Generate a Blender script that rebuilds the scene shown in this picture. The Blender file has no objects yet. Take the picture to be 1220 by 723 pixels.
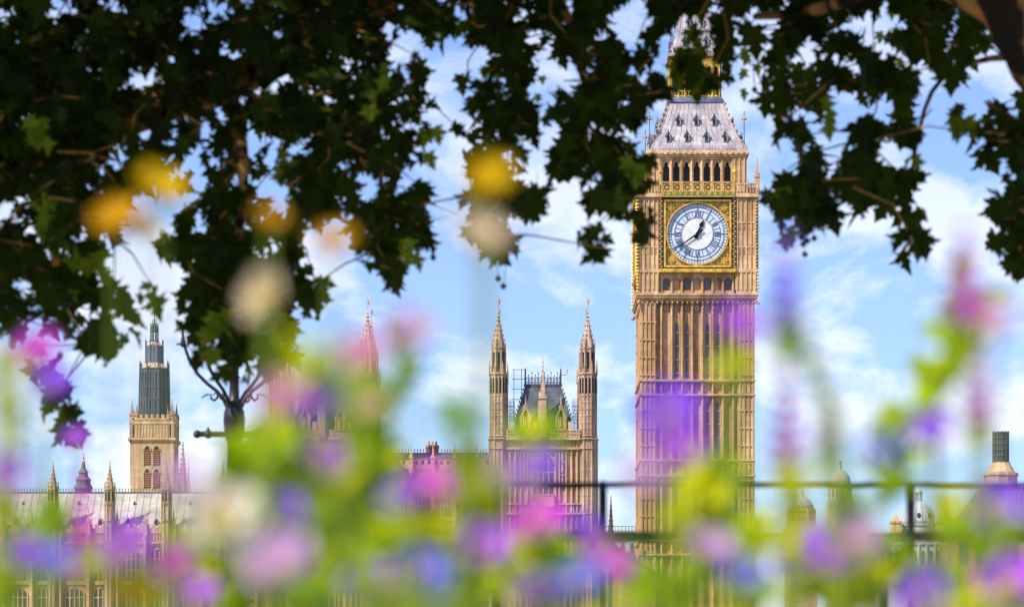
import bpy, math, random
from mathutils import Vector, Matrix
random.seed(11)
R = math.radians
PI = math.pi
SC = bpy.context.scene
COL = SC.collection

# ------------------------------------------------------------------ camera, world, sun, exposure
F, HOR, ZC = 3592.0, 858.0, 0.8            # focal length in photo pixels, horizon row, eye height (crouched in a flower bed)
cam = bpy.data.cameras.new('camera')
cam.lens, cam.sensor_width = 106.0, 36.0
cam.shift_y = (HOR - 361.5) / 1220.0
cam.clip_start, cam.clip_end = 0.05, 9000
cam.dof.use_dof = True
cam.dof.focus_distance = 330.0
cam.dof.aperture_fstop = 4.0
camo = bpy.data.objects.new('camera', cam)
COL.objects.link(camo)
camo.location = (0, 0, ZC)
camo.rotation_euler = (R(90), 0, 0)
SC.camera = camo

SUN_EL, SUN_AZ = R(46), R(54)               # azimuth measured from straight behind the camera towards its left
sdir = Vector((-math.sin(SUN_AZ) * math.cos(SUN_EL), -math.cos(SUN_AZ) * math.cos(SUN_EL), math.sin(SUN_EL)))
sun = bpy.data.lights.new('sun', 'SUN')
sun.energy, sun.angle, sun.color = 5.0, R(0.5), (1.0, 0.89, 0.79)
suno = bpy.data.objects.new('sun', sun)
COL.objects.link(suno)
suno.rotation_euler = sdir.to_track_quat('Z', 'Y').to_euler()
suno.location = (0, 0, 60)

W = bpy.data.worlds.new('World')
SC.world = W
W.use_nodes = True
wn, wl = W.node_tree.nodes, W.node_tree.links
wn.clear()
wout = wn.new('ShaderNodeOutputWorld')
bg = wn.new('ShaderNodeBackground')
bg.inputs['Strength'].default_value = 0.108
sky = wn.new('ShaderNodeTexSky')
sky.sky_type = 'NISHITA'
sky.sun_disc = False
sky.sun_elevation = SUN_EL
sky.sun_rotation = math.atan2(sdir.x, sdir.y)
sky.air_density, sky.dust_density, sky.ozone_density = 1.0, 0.2, 3.0
tint = wn.new('ShaderNodeMixRGB'); tint.blend_type = 'MULTIPLY'; tint.inputs[0].default_value = 1.0
tint.inputs[2].default_value = (0.59, 0.79, 1.15, 1)
tc = wn.new('ShaderNodeTexCoord')
mp = wn.new('ShaderNodeMapping'); mp.inputs['Scale'].default_value = (17.0, 17.0, 30.0); mp.inputs['Location'].default_value = (3.1, 0.4, 1.3)
nz = wn.new('ShaderNodeTexNoise'); nz.inputs['Scale'].default_value = 1.0; nz.inputs['Detail'].default_value = 10; nz.inputs['Roughness'].default_value = 0.58
nz.inputs['Distortion'].default_value = 0.25
rp = wn.new('ShaderNodeValToRGB'); rp.color_ramp.elements[0].position = 0.44; rp.color_ramp.elements[1].position = 0.57; rp.color_ramp.elements[0].color = (0.24, 0.24, 0.24, 1)
sx = wn.new('ShaderNodeSeparateXYZ')
hr = wn.new('ShaderNodeMapRange'); hr.inputs[1].default_value = 0.02; hr.inputs[2].default_value = 0.26; hr.inputs[3].default_value = 0.97; hr.inputs[4].default_value = 0.42
mu = wn.new('ShaderNodeMath'); mu.operation = 'MULTIPLY'
mx = wn.new('ShaderNodeMixRGB'); mx.inputs[2].default_value = (7.7, 7.8, 8.2, 1)
wl.new(sky.outputs[0], tint.inputs[1])
wl.new(tc.outputs['Generated'], mp.inputs['Vector']); wl.new(mp.outputs[0], nz.inputs['Vector']); wl.new(nz.outputs['Fac'], rp.inputs[0])
wl.new(tc.outputs['Generated'], sx.inputs[0]); wl.new(sx.outputs['Z'], hr.inputs[0])
wl.new(rp.outputs[0], mu.inputs[0]); wl.new(hr.outputs[0], mu.inputs[1])
wl.new(mu.outputs[0], mx.inputs[0]); wl.new(tint.outputs[0], mx.inputs[1])
wl.new(mx.outputs[0], bg.inputs['Color']); wl.new(bg.outputs[0], wout.inputs[0])

SC.view_settings.view_transform = 'Standard'
SC.view_settings.look = 'None'
SC.view_settings.gamma = 1.0
SC.view_settings.exposure = 0.54
SC.render.engine = 'CYCLES'
SC.cycles.use_denoising = True
SC.cycles.max_bounces = 6
SC.cycles.transparent_max_bounces = 8

# ------------------------------------------------------------------ materials
def newmat(name):
    m = bpy.data.materials.new(name); m.use_nodes = True
    n = m.node_tree.nodes; b = n['Principled BSDF']
    return m, n, m.node_tree.links, b

def mat_noise(name, c1, c2, scale=(1, 1, 1), rough=0.85, metal=0.0, bump=0.0, lo=0.35, hi=0.65, detail=6, fine=None, spec=0.3, stain=0.0):
    m, n, l, b = newmat(name)
    t = n.new('ShaderNodeTexCoord'); mpn = n.new('ShaderNodeMapping'); mpn.inputs['Scale'].default_value = scale
    no = n.new('ShaderNodeTexNoise'); no.inputs['Scale'].default_value = 1.0; no.inputs['Detail'].default_value = detail
    r = n.new('ShaderNodeValToRGB')
    r.color_ramp.elements[0].position = lo; r.color_ramp.elements[1].position = hi
    r.color_ramp.elements[0].color = (*c1, 1); r.color_ramp.elements[1].color = (*c2, 1)
    l.new(t.outputs['Object'], mpn.inputs['Vector']); l.new(mpn.outputs[0], no.inputs['Vector']); l.new(no.outputs['Fac'], r.inputs[0])
    out = r.outputs[0]
    if fine:                                   # courses of blocks or plates: a brick pattern in slightly different tones
        bw, bh, amt = fine
        br = n.new('ShaderNodeTexBrick'); br.inputs['Scale'].default_value = 1.0
        br.inputs['Brick Width'].default_value = bw; br.inputs['Row Height'].default_value = bh; br.inputs['Mortar Size'].default_value = 0.02
        br.inputs['Color1'].default_value = (1, 1, 1, 1); br.inputs['Color2'].default_value = (1 - amt, 1 - amt, 1 - amt * 0.9, 1); br.inputs['Mortar'].default_value = (1 - 1.6 * amt,) * 3 + (1,)
        sp = n.new('ShaderNodeSeparateXYZ'); cb = n.new('ShaderNodeCombineXYZ'); ad = n.new('ShaderNodeMath'); ad.operation = 'ADD'
        l.new(t.outputs['Object'], sp.inputs[0]); l.new(sp.outputs['X'], ad.inputs[0]); l.new(sp.outputs['Y'], ad.inputs[1])
        l.new(ad.outputs[0], cb.inputs['X']); l.new(sp.outputs['Z'], cb.inputs['Y']); l.new(cb.outputs[0], br.inputs['Vector'])
        mm = n.new('ShaderNodeMixRGB'); mm.blend_type = 'MULTIPLY'; mm.inputs[0].default_value = 1.0
        l.new(out, mm.inputs[1]); l.new(br.outputs['Color'], mm.inputs[2]); out = mm.outputs[0]
    if stain:                                  # rain streaks and soot with shapes of their own
        ms = n.new('ShaderNodeMapping'); ms.inputs['Scale'].default_value = (1.7, 1.7, 0.16); ns = n.new('ShaderNodeTexNoise'); ns.inputs['Scale'].default_value = 1.0; ns.inputs['Detail'].default_value = 8; ns.inputs['Roughness'].default_value = 0.65
        rs = n.new('ShaderNodeValToRGB'); rs.color_ramp.elements[0].position = 0.40; rs.color_ramp.elements[1].position = 0.56
        k_ = 1 - stain; rs.color_ramp.elements[0].color = (k_, k_ * 0.96, k_ * 0.94, 1); rs.color_ramp.elements[1].color = (1, 1, 1, 1)
        l.new(t.outputs['Object'], ms.inputs['Vector']); l.new(ms.outputs[0], ns.inputs['Vector']); l.new(ns.outputs['Fac'], rs.inputs[0])
        m2 = n.new('ShaderNodeMixRGB'); m2.blend_type = 'MULTIPLY'; m2.inputs[0].default_value = 1.0
        l.new(out, m2.inputs[1]); l.new(rs.outputs[0], m2.inputs[2]); out = m2.outputs[0]
    l.new(out, b.inputs['Base Color'])
    b.inputs['Roughness'].default_value = rough; b.inputs['Metallic'].default_value = metal
    b.inputs['Specular IOR Level'].default_value = spec
    if bump:
        bp = n.new('ShaderNodeBump'); bp.inputs['Strength'].default_value = bump
        l.new(no.outputs['Fac'], bp.inputs['Height']); l.new(bp.outputs[0], b.inputs['Normal'])
    return m

def mat_leafy(name, c1, c2, trans=0.45, tcol=None, scale=30.0, rough=0.5, by_island=True):
    m, n, l, b = newmat(name)
    r = n.new('ShaderNodeValToRGB')
    r.color_ramp.elements[0].color = (*c1, 1); r.color_ramp.elements[1].color = (*c2, 1)
    if by_island:
        g = n.new('ShaderNodeNewGeometry'); l.new(g.outputs['Random Per Island'], r.inputs[0])
    else:
        t = n.new('ShaderNodeTexCoord'); no = n.new('ShaderNodeTexNoise'); no.inputs['Scale'].default_value = scale
        l.new(t.outputs['Object'], no.inputs['Vector']); l.new(no.outputs['Fac'], r.inputs[0])
    l.new(r.outputs[0], b.inputs['Base Color']); b.inputs['Roughness'].default_value = rough
    b.inputs['Specular IOR Level'].default_value = 0.08
    tr = n.new('ShaderNodeBsdfTranslucent')
    if tcol:
        mm = n.new('ShaderNodeMixRGB'); mm.inputs[0].default_value = 0.7; mm.inputs[2].default_value = (*tcol, 1)
        l.new(r.outputs[0], mm.inputs[1]); l.new(mm.outputs[0], tr.inputs['Color'])
    else:
        l.new(r.outputs[0], tr.inputs['Color'])
    ms = n.new('ShaderNodeMixShader'); ms.inputs[0].default_value = trans
    l.new(b.outputs[0], ms.inputs[1]); l.new(tr.outputs[0], ms.inputs[2])
    l.new(ms.outputs[0], n['Material Output'].inputs['Surface'])
    return m

M = {}
M['stone'] = mat_noise('honey_stone', (0.50, 0.305, 0.15), (0.76, 0.52, 0.285), (0.9, 0.9, 0.09), 0.9, bump=0.15, lo=0.4, hi=0.6, fine=(1.1, 0.55, 0.2), stain=0.27)
M['stone_panel'] = mat_noise('weathered_stone', (0.38, 0.23, 0.125), (0.62, 0.405, 0.235), (0.8, 0.8, 0.1), 0.9, bump=0.15, lo=0.4, hi=0.6, fine=(0.9, 0.6, 0.22), stain=0.28)
M['stone_pale'] = mat_noise('pale_stone', (0.56, 0.37, 0.20), (0.74, 0.52, 0.31), (0.5, 0.5, 0.15), 0.9, bump=0.1, fine=(1.2, 0.5, 0.16), stain=0.3)
M['stone_grey'] = mat_noise('grey_stone', (0.40, 0.275, 0.185), (0.66, 0.47, 0.32), (0.9, 0.9, 0.25), 0.9, bump=0.15, fine=(0.8, 0.45, 0.18), stain=0.4)
M['white_stone'] = mat_noise('white_stone', (0.36, 0.335, 0.32), (0.52, 0.49, 0.46), (0.3, 0.3, 0.12), 0.85, fine=(1.5, 0.7, 0.08))
M['iron_roof'] = mat_noise('pale_iron_plate', (0.35, 0.33, 0.36), (0.53, 0.50, 0.515), (0.9, 0.9, 0.35), 0.55, fine=(0.9, 0.62, 0.22), stain=0.25)
M['lead_roof'] = mat_noise('pale_lead_tile', (0.42, 0.40, 0.365), (0.58, 0.545, 0.49), (0.35, 0.35, 0.5), 0.65, fine=(1.5, 0.8, 0.18), stain=0.16)
M['slate'] = mat_noise('blue_slate', (0.055, 0.065, 0.09), (0.12, 0.13, 0.16), (0.8, 0.8, 0.8), 0.5, fine=(0.8, 0.4, 0.25))
M['lead'] = mat_noise('blue_lead', (0.065, 0.075, 0.14), (0.14, 0.155, 0.25), (0.5, 0.5, 0.2), 0.5, metal=0.1)
M['lead_dark'] = mat_noise('dark_lead', (0.04, 0.05, 0.07), (0.09, 0.10, 0.13), (0.5, 0.5, 0.2), 0.5)
M['copper'] = mat_noise('green_copper', (0.05, 0.10, 0.09), (0.12, 0.18, 0.16), (0.8, 0.8, 0.5), 0.6)
M['gold'] = mat_noise('gilding', (0.50, 0.29, 0.035), (0.85, 0.56, 0.10), (2, 2, 2), 0.35, metal=0.35, spec=0.5)
M['old_gold'] = mat_noise('worn_gilding', (0.33, 0.21, 0.06), (0.58, 0.40, 0.13), (2, 2, 2), 0.5, metal=0.15)
M['green_band'] = mat_noise('green_enamel', (0.06, 0.12, 0.05), (0.18, 0.22, 0.06), (3, 3, 3), 0.5)
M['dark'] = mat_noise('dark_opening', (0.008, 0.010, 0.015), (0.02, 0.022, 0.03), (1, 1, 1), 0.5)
M['glass'] = mat_noise('old_window_glass', (0.04, 0.045, 0.055), (0.09, 0.095, 0.11), (0.6, 0.6, 0.6), 0.2, spec=0.5)
M['louvre'] = mat_noise('brown_louvre', (0.26, 0.085, 0.05), (0.40, 0.15, 0.085), (1, 1, 3), 0.7)
M['dial'] = mat_noise('opal_glass', (0.56, 0.59, 0.63), (0.76, 0.78, 0.78), (1.6, 1.6, 1.6), 0.35, spec=0.5)
M['dial_blue'] = mat_noise('pale_blue_glass', (0.46, 0.56, 0.70), (0.60, 0.68, 0.78), (1.6, 1.6, 1.6), 0.35, spec=0.5)
M['dial_iron'] = mat_noise('blue_painted_iron', (0.03, 0.055, 0.12), (0.06, 0.09, 0.17), (2, 2, 2), 0.4)
M['black'] = mat_noise('black_paint', (0.004, 0.005, 0.010), (0.010, 0.011, 0.018), (6, 6, 6), 0.6, spec=0.15)
M['lamp_iron'] = mat_noise('cast_iron', (0.010, 0.013, 0.012), (0.028, 0.03, 0.027), (9, 9, 9), 0.4, metal=0.2)
M['globe'] = mat_noise('milk_glass', (0.7, 0.7, 0.66), (0.82, 0.82, 0.78), (4, 4, 4), 0.2)
M['bronze'] = mat_noise('dark_bronze', (0.055, 0.045, 0.04), (0.12, 0.10, 0.085), (0.5, 0.5, 0.5), 0.45, metal=0.2)
M['dome'] = mat_noise('grey_dome_lead', (0.30, 0.33, 0.36), (0.46, 0.49, 0.52), (0.4, 0.4, 0.15), 0.6)
M['bark'] = mat_noise('sun_patched_bark', (0.022, 0.015, 0.010), (0.58, 0.30, 0.085), (5.0, 5.0, 1.3), 0.95, bump=0.8, lo=0.45, hi=0.55)  # orange-brown patches paint sunlit spots onto dark bark
M['leaf'] = mat_leafy('plane_leaf', (0.005, 0.012, 0.003), (0.036, 0.060, 0.006), 0.30, (0.17, 0.25, 0.006))  # base kept near black, shade from overhead foliage put into the colour
M['leaf_lit'] = mat_leafy('lit_plane_leaf', (0.12, 0.20, 0.010), (0.28, 0.36, 0.02), 0.4, (0.3, 0.4, 0.02))  # brighter leaf colour that paints leaves catching the sun
M['seed'] = mat_noise('seed_ball', (0.02, 0.018, 0.012), (0.05, 0.04, 0.02), (30, 30, 30), 0.9)
M['stem'] = mat_leafy('flower_stem', (0.16, 0.26, 0.025), (0.24, 0.34, 0.035), 0.25, (0.3, 0.45, 0.03), by_island=False)
M['grn'] = mat_leafy('bright_leaf', (0.20, 0.36, 0.006), (0.40, 0.56, 0.008), 0.5, (0.48, 0.68, 0.006))
M['dgrn'] = mat_leafy('mid_green_leaf', (0.10, 0.25, 0.012), (0.22, 0.42, 0.02), 0.45, (0.28, 0.5, 0.012))
M['ygrn'] = mat_leafy('lime_leaf', (0.48, 0.58, 0.004), (0.70, 0.70, 0.006), 0.5, (0.78, 0.78, 0.004))
for nm, c in dict(violet=(0.40, 0.12, 0.95), purple=(0.60, 0.15, 0.93), magenta=(0.82, 0.12, 0.82), blue=(0.28, 0.32, 0.92), mauve=(0.70, 0.46, 0.80),
                  white=(0.88, 0.82, 0.72), cream=(0.86, 0.72, 0.50), yellow=(0.86, 0.62, 0.01), orange=(0.80, 0.47, 0.015), pink=(0.80, 0.42, 0.64)).items():
    M[nm] = mat_leafy(nm + '_petal', tuple(v * 0.86 for v in c), c, 0.45)
M['eye'] = mat_noise('flower_centre', (0.55, 0.36, 0.02), (0.7, 0.5, 0.05), (60, 60, 60), 0.8)
M['soil'] = mat_noise('garden_soil', (0.03, 0.02, 0.013), (0.08, 0.055, 0.035), (7, 7, 7), 0.95, bump=0.6)
M['ground'] = mat_noise('paved_ground', (0.16, 0.15, 0.13), (0.26, 0.245, 0.22), (0.4, 0.4, 0.4), 0.9, bump=0.2)
M['water'] = mat_noise('river_water', (0.05, 0.055, 0.045), (0.075, 0.08, 0.065), (0.2, 0.5, 1), 0.12, bump=0.25, spec=0.5)
M['granite'] = mat_noise('granite', (0.25, 0.24, 0.22), (0.38, 0.36, 0.33), (2, 2, 2), 0.85, fine=(1.4, 0.6, 0.15))
M['grass'] = mat_leafy('grass_blade', (0.05, 0.12, 0.015), (0.12, 0.22, 0.03), 0.35)

# ------------------------------------------------------------------ helpers
class MB:
    def __init__(s): s.v = []; s.f = []; s.sm = False
    def add(s, vs, fs):
        o = len(s.v); s.v += [tuple(v) for v in vs]; s.f += [tuple(i + o for i in f) for f in fs]
    def box(s, x0, x1, y0, y1, z0, z1):
        s.add([(x0, y0, z0), (x1, y0, z0), (x1, y1, z0), (x0, y1, z0), (x0, y0, z1), (x1, y0, z1), (x1, y1, z1), (x0, y1, z1)],
              [(0, 3, 2, 1), (4, 5, 6, 7), (0, 1, 5, 4), (1, 2, 6, 5), (2, 3, 7, 6), (3, 0, 4, 7)])
    def frus(s, cx, cy, z0, z1, r0, r1, n=8, rot=None):
        rot = PI / n if rot is None else rot
        a = [rot + 2 * PI * k / n for k in range(n)]
        if r1 < 1e-5:
            s.add([(cx + r0 * math.cos(t), cy + r0 * math.sin(t), z0) for t in a] + [(cx, cy, z1)],
                  [tuple(range(n))[::-1]] + [(k, (k + 1) % n, n) for k in range(n)])
        else:
            s.add([(cx + r0 * math.cos(t), cy + r0 * math.sin(t), z0) for t in a] + [(cx + r1 * math.cos(t), cy + r1 * math.sin(t), z1) for t in a],
                  [tuple(range(n))[::-1], tuple(range(n, 2 * n))] + [(k, (k + 1) % n, n + (k + 1) % n, n + k) for k in range(n)])
    def sq(s, cx, cy, z0, z1, h0, h1): s.frus(cx, cy, z0, z1, h0 * 2 ** .5, h1 * 2 ** .5, 4)
    def lathe(s, cx, cy, prof, n=24):
        vs = []; fs = []
        for r, z in prof:
            vs += [(cx + max(r, 1e-4) * math.cos(2 * PI * k / n), cy + max(r, 1e-4) * math.sin(2 * PI * k / n), z) for k in range(n)]
        for i in range(len(prof) - 1):
            fs += [(i * n + k, i * n + (k + 1) % n, (i + 1) * n + (k + 1) % n, (i + 1) * n + k) for k in range(n)]
        fs += [tuple(range(n))[::-1], tuple(range((len(prof) - 1) * n, len(prof) * n))]
        s.add(vs, fs)
    def prism(s, pts, y0, y1):                      # outline in x,z run through the depth
        n = len(pts)
        s.add([(x, y0, z) for x, z in pts] + [(x, y1, z) for x, z in pts],
              [tuple(range(n)), tuple(range(n, 2 * n))[::-1]] + [(k, k + n, (k + 1) % n + n, (k + 1) % n) for k in range(n)])
    def tube(s, pts, rs, n=7):
        pts = [Vector(p) for p in pts]
        if not hasattr(rs, '__len__'): rs = [rs] * len(pts)
        vs = []; fs = []
        for i, p in enumerate(pts):
            d = (pts[min(i + 1, len(pts) - 1)] - pts[max(i - 1, 0)]).normalized()
            u = d.cross(Vector((0.13, 1, 0.21))).normalized(); w = d.cross(u)
            vs += [p + (u * math.cos(2 * PI * k / n) + w * math.sin(2 * PI * k / n)) * rs[i] for k in range(n)]
        for i in range(len(pts) - 1):
            fs += [(i * n + k, i * n + (k + 1) % n, (i + 1) * n + (k + 1) % n, (i + 1) * n + k) for k in range(n)]
        fs += [tuple(range(n))[::-1], tuple(range((len(pts) - 1) * n, len(pts) * n))]
        s.add(vs, fs)
    def ball(s, c, r, n=8, m=6, sz=1.0):
        s.lathe(c[0], c[1], [(r * math.sin(PI * i / m), c[2] - r * sz * math.cos(PI * i / m)) for i in range(m + 1)], n)
    def disc(s, cx, cz, y0, y1, r, n=48, ri=None):   # disc or ring facing the front
        if ri is None:
            s.prism([(cx + r * math.cos(2 * PI * k / n), cz + r * math.sin(2 * PI * k / n)) for k in range(n)], y0, y1)
        else:
            vs = []
            for y in (y0, y1):
                for q in (ri, r):
                    vs += [(cx + q * math.cos(2 * PI * k / n), y, cz + q * math.sin(2 * PI * k / n)) for k in range(n)]
            fs = []
            for k in range(n):
                j = (k + 1) % n
                fs += [(k, j, n + j, n + k), (2 * n + k, 3 * n + k, 3 * n + j, 2 * n + j), (n + k, n + j, 3 * n + j, 3 * n + k), (k, 2 * n + k, 2 * n + j, j)]
            s.add(vs, fs)
    def turned(s, k, cx=0.0, cy=0.0):                # copy turned k quarter turns about a vertical axis
        o = MB(); c, si = [(1, 0), (0, 1), (-1, 0), (0, -1)][k % 4]
        o.v = [(cx + (x - cx) * c - (y - cy) * si, cy + (x - cx) * si + (y - cy) * c, z) for x, y, z in s.v]; o.f = list(s.f)
        return o
    def join(s, o): s.add(o.v, o.f); return s
    def all4(s, cx=0.0, cy=0.0):
        o = MB()
        for k in range(4): o.join(s.turned(k, cx, cy))
        return o
    def build(s, name, mat, parent=None, loc=(0, 0, 0), smooth=False, label=None):
        me = bpy.data.meshes.new(name)
        me.from_pydata(s.v, [], s.f); me.update()
        me.materials.append(M[mat])
        if smooth:
            me.polygons.foreach_set('use_smooth', [True] * len(me.polygons))
        o = bpy.data.objects.new(name, me); COL.objects.link(o); o.location = loc
        if parent: o.parent = parent
        if label: o['label'] = label
        return o

def thing(name, label, cat, loc=(0, 0, 0), group=None):
    o = bpy.data.objects.new(name, None); COL.objects.link(o); o.location = loc
    o['label'] = label; o['category'] = cat
    if group: o['group'] = group
    return o

def setting(o, kind='structure'):
    o['kind'] = kind
    return o

def copy_tree(o, parent=None):
    c = o.copy(); COL.objects.link(c)
    if parent: c.parent = parent
    for ch in list(o.children): copy_tree(ch, c)
    return c

def at(px, py, d): return Vector(((px - 610.0) * d / F, d, ZC + (HOR - py) * d / F))

def arch_pts(cx, hw, z0, zs, zt, n=5):               # pointed arch outline
    pts = [(cx - hw, z0), (cx + hw, z0), (cx + hw, zs)]
    for k in range(1, n): a = k / n; pts.append((cx + hw * (1 - a) ** 1.0 * (1 + 0.35 * a), zs + (zt - zs) * math.sin(a * PI / 2)))
    pts.append((cx, zt))
    for k in range(n - 1, 0, -1): a = k / n; pts.append((cx - hw * (1 - a) * (1 + 0.35 * a), zs + (zt - zs) * math.sin(a * PI / 2)))
    pts.append((cx - hw, zs))
    return pts

def crocket_spire(mb, cx, cy, z0, z1, r0, n=8, steps=6, bump=0.16, fin=True):
    mb.frus(cx, cy, z0, z1, r0, r0 * 0.10, n)
    for k in range(steps):
        t = (k + 0.3) / steps; r = r0 * (1 - 0.9 * t); z = z0 + (z1 - z0) * t
        for j in range(n):
            a = PI / n + 2 * PI * j / n
            q = bump * r0 * (1 - 0.45 * t)
            x, y = cx + (r + q * 0.5) * math.cos(a), cy + (r + q * 0.5) * math.sin(a)
            mb.frus(x, y, z - q * 0.4, z + q * 0.9, q * 0.55, q * 1.0, 4)
            mb.frus(x, y, z + q * 0.9, z + q * 1.7, q * 1.0, 0, 4)
    if fin:
        b = r0 * 0.30
        mb.frus(cx, cy, z1 - b * 0.3, z1 + b * 0.4, b * 0.35, b, 8); mb.frus(cx, cy, z1 + b * 0.4, z1 + b * 1.0, b, b * 0.3, 8)
        mb.frus(cx, cy, z1 + b * 1.0, z1 + b * 2.2, b * 0.3, b * 0.3, 6); mb.frus(cx, cy, z1 + b * 2.2, z1 + b * 2.9, b * 0.75, 0.0, 6)

def pinnacle(mb, cx, cy, z0, zs, z1, hw, steps=5):     # square shaft, four gablets, crocketed spirelet
    mb.sq(cx, cy, z0, zs, hw, hw)
    mb.sq(cx, cy, zs - hw * 0.25, zs + hw * 0.15, hw * 1.25, hw * 1.25)
    for k in range(4):
        t = MB(); t.prism([(-hw * 0.9, zs + hw * 0.14), (hw * 0.9, zs + hw * 0.14), (0, zs + hw * 1.7)], -hw * 1.12, -hw * 0.72)
        q = t.turned(k); q.v = [(x + cx, y + cy, z) for x, y, z in q.v]; mb.join(q)
    crocket_spire(mb, cx, cy, zs + hw * 0.1, z1, hw * 1.05, 4, steps, 0.2)

# ------------------------------------------------------------------ ground, river
g = MB()
ys = [-400, 38.0, 38.3, 262.0, 262.3, 6000]; zs_ = [0, 0, -7, -7, 0, 0]
for i in range(5):
    a, b = -4000, 4000
    g.add([(a, ys[i], zs_[i]), (b, ys[i], zs_[i]), (b, ys[i + 1], zs_[i + 1]), (a, ys[i + 1], zs_[i + 1])], [(0, 1, 2, 3)])
setting(g.build('ground', 'ground'))
g = MB(); g.add([(-4000, 38.1, -3.2), (4000, 38.1, -3.2), (4000, 262.1, -3.2), (-4000, 262.1, -3.2)], [(0, 1, 2, 3)])
setting(g.build('river_water', 'water'))
g = MB(); g.box(-300, 300, 37.4, 38.0, 0.004, 1.05); g.box(-300, 300, 37.25, 38.15, 1.05, 1.25)
w = g.build('embankment_wall', 'granite'); w['label'] = 'low granite parapet wall along the near bank of the river'; w['category'] = 'wall'
g = MB(); g.box(-300, 300, 262.4, 263.2, 0.004, 1.4); g.box(-300, 300, 262.3, 263.35, 1.4, 1.6)
w = g.build('terrace_wall', 'stone_pale'); w['label'] = 'long pale stone wall on the far bank below the palace'; w['category'] = 'wall'
g = MB()
nx, ny = 40, 24
for j in range(ny + 1):
    for i in range(nx + 1):
        x, y = -2.6 + 5.2 * i / nx, 0.45 + 5.6 * j / ny
        e = min(i, nx - i, j, ny - j)
        g.v.append((x, y, -0.02 if e == 0 else 0.10 + 0.05 * math.sin(x * 7 + y * 3) * math.cos(y * 9) + random.uniform(-.012, .012)))
for j in range(ny):
    for i in range(nx):
        a = j * (nx + 1) + i; g.f.append((a, a + 1, a + nx + 2, a + nx + 1))
setting(g.build('flower_bed_soil', 'soil', smooth=True))
g = MB()
for k in range(5200):                                   # lawn between the bed and the railing
    x, y = random.uniform(-6, 6), random.uniform(6.1, 11.8)
    h = random.uniform(.05, .12); a = random.uniform(0, PI); dx, dy = .006 * math.cos(a), .006 * math.sin(a)
    lx, ly = random.uniform(-.03, .03), random.uniform(-.03, .03)
    g.add([(x - dx, y - dy, 0.002), (x + dx, y + dy, 0.002), (x + lx, y + ly, h)], [(0, 1, 2)])
go = g.build('lawn_grass', 'grass'); go['kind'] = 'stuff'; go['label'] = 'short green grass behind the flower bed'; go['category'] = 'grass'

# ------------------------------------------------------------------ the clock tower
D = 330.0
U = D / F
def zt(py): return ZC + (HOR - py) * U
CT_HW = 66 * U
ct = thing('clock_tower', 'tall honey coloured stone clock tower with gilded clock face and steep pale iron roof', 'clock tower',
           ((830.8 - 610) * U, D + CT_HW, 0))
E = 1e-3
BAYS = [12.2 * k for k in range(-3, 4)]                 # seven bays
EDGE = [12.2 * (k - 3.5) for k in range(8)]
core = MB(); core.box(-61.8 * U, 61.8 * U, -61.8 * U, 61.8 * U, 0, zt(358)); core.build('shaft', 'stone_panel', ct)
bands = [(453, 470), (548, 566), (643, 660), (738, 755)]
rib = MB()
levels = [360] + [v for b in bands for v in b] + [866]
for x in EDGE:                                          # tall moulded mullions on every face
    rib.box((x - 1.35) * U, (x + 1.35) * U, -66.0 * U, -60.4 * U, 0, zt(362))
    rib.box((x - 0.6) * U, (x + 0.6) * U, -67.0 * U, -65.9 * U, 0, zt(366))
for x in BAYS:
    rib.box((x - 4.4) * U, (x - 3.7) * U, -63.4 * U, -60.4 * U, 0, zt(372)); rib.box((x + 3.7) * U, (x + 4.4) * U, -63.4 * U, -60.4 * U, 0, zt(372))
for x in (-49.0, 49.0):
    rib.box((x - 1.0) * U, (x + 1.0) * U, -64.3 * U, -60.4 * U, 0, zt(362))
rib.all4().build('mullion_screen', 'stone', ct)
for sx_ in (-1, 1):
    for sy_ in (-1, 1):
        b = MB()
        cx, cy = sx_ * 58.5 * U, sy_ * 58.5 * U
        b.box(cx - 8.4 * U, cx + 8.4 * U, cy - 8.4 * U, cy + 8.4 * U, 0, zt(357.5))
        for o in (-7.6, -2.6, 2.6, 7.6):                # fluted faces
            for q in (-1, 1):
                b.box(cx + (o - .8) * U, cx + (o + .8) * U, cy + q * 8.35 * U - (.0 if q > 0 else 1.15 * U), cy + q * 8.35 * U + (1.15 * U if q > 0 else 0), 0, zt(361))
                b.box(cx + q * 8.35 * U - (.0 if q > 0 else 1.15 * U), cx + q * 8.35 * U + (1.15 * U if q > 0 else 0), cy + (o - .8) * U, cy + (o + .8) * U, 0, zt(361))
        for k, py in enumerate(range(384, 860, 21)):     # small weathered collars
            b.box(cx - 9.75 * U, cx + 9.75 * U, cy - 9.75 * U, cy + 9.75 * U, zt(py + .7), zt(py - .7))
        b.build('corner_buttress', 'stone', ct)
st = MB(); pn = MB()
for (a, b_) in bands:
    for py in (a, b_):
        st.box(-69.3 * U, 69.3 * U, -69.3 * U, 69.3 * U, zt(py + 1.1), zt(py - .6)); st.box(-68.3 * U, 68.3 * U, -68.3 * U, 68.3 * U, zt(py + 2.2), zt(py + 1.1))
st.build('string_course', 'stone_pale', ct)
for (a, b_) in bands:
    for x in BAYS:
        pn.prism(arch_pts(x * U, 3.6 * U, zt(b_ - 1.5), zt(a + 8), zt(a + 3.2)), -62.4 * U, -60.3 * U)
    for x in (-61, -56, 56, 61):
        pn.prism(arch_pts(x * U, 1.7 * U, zt(b_ - 1.5), zt(a + 8), zt(a + 4)), -68.15 * U, -66.8 * U)
pn.all4().build('band_panel', 'stone_panel', ct)
pt = MB()                                               # dark trefoil heads under the corbel table and above each band
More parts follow.
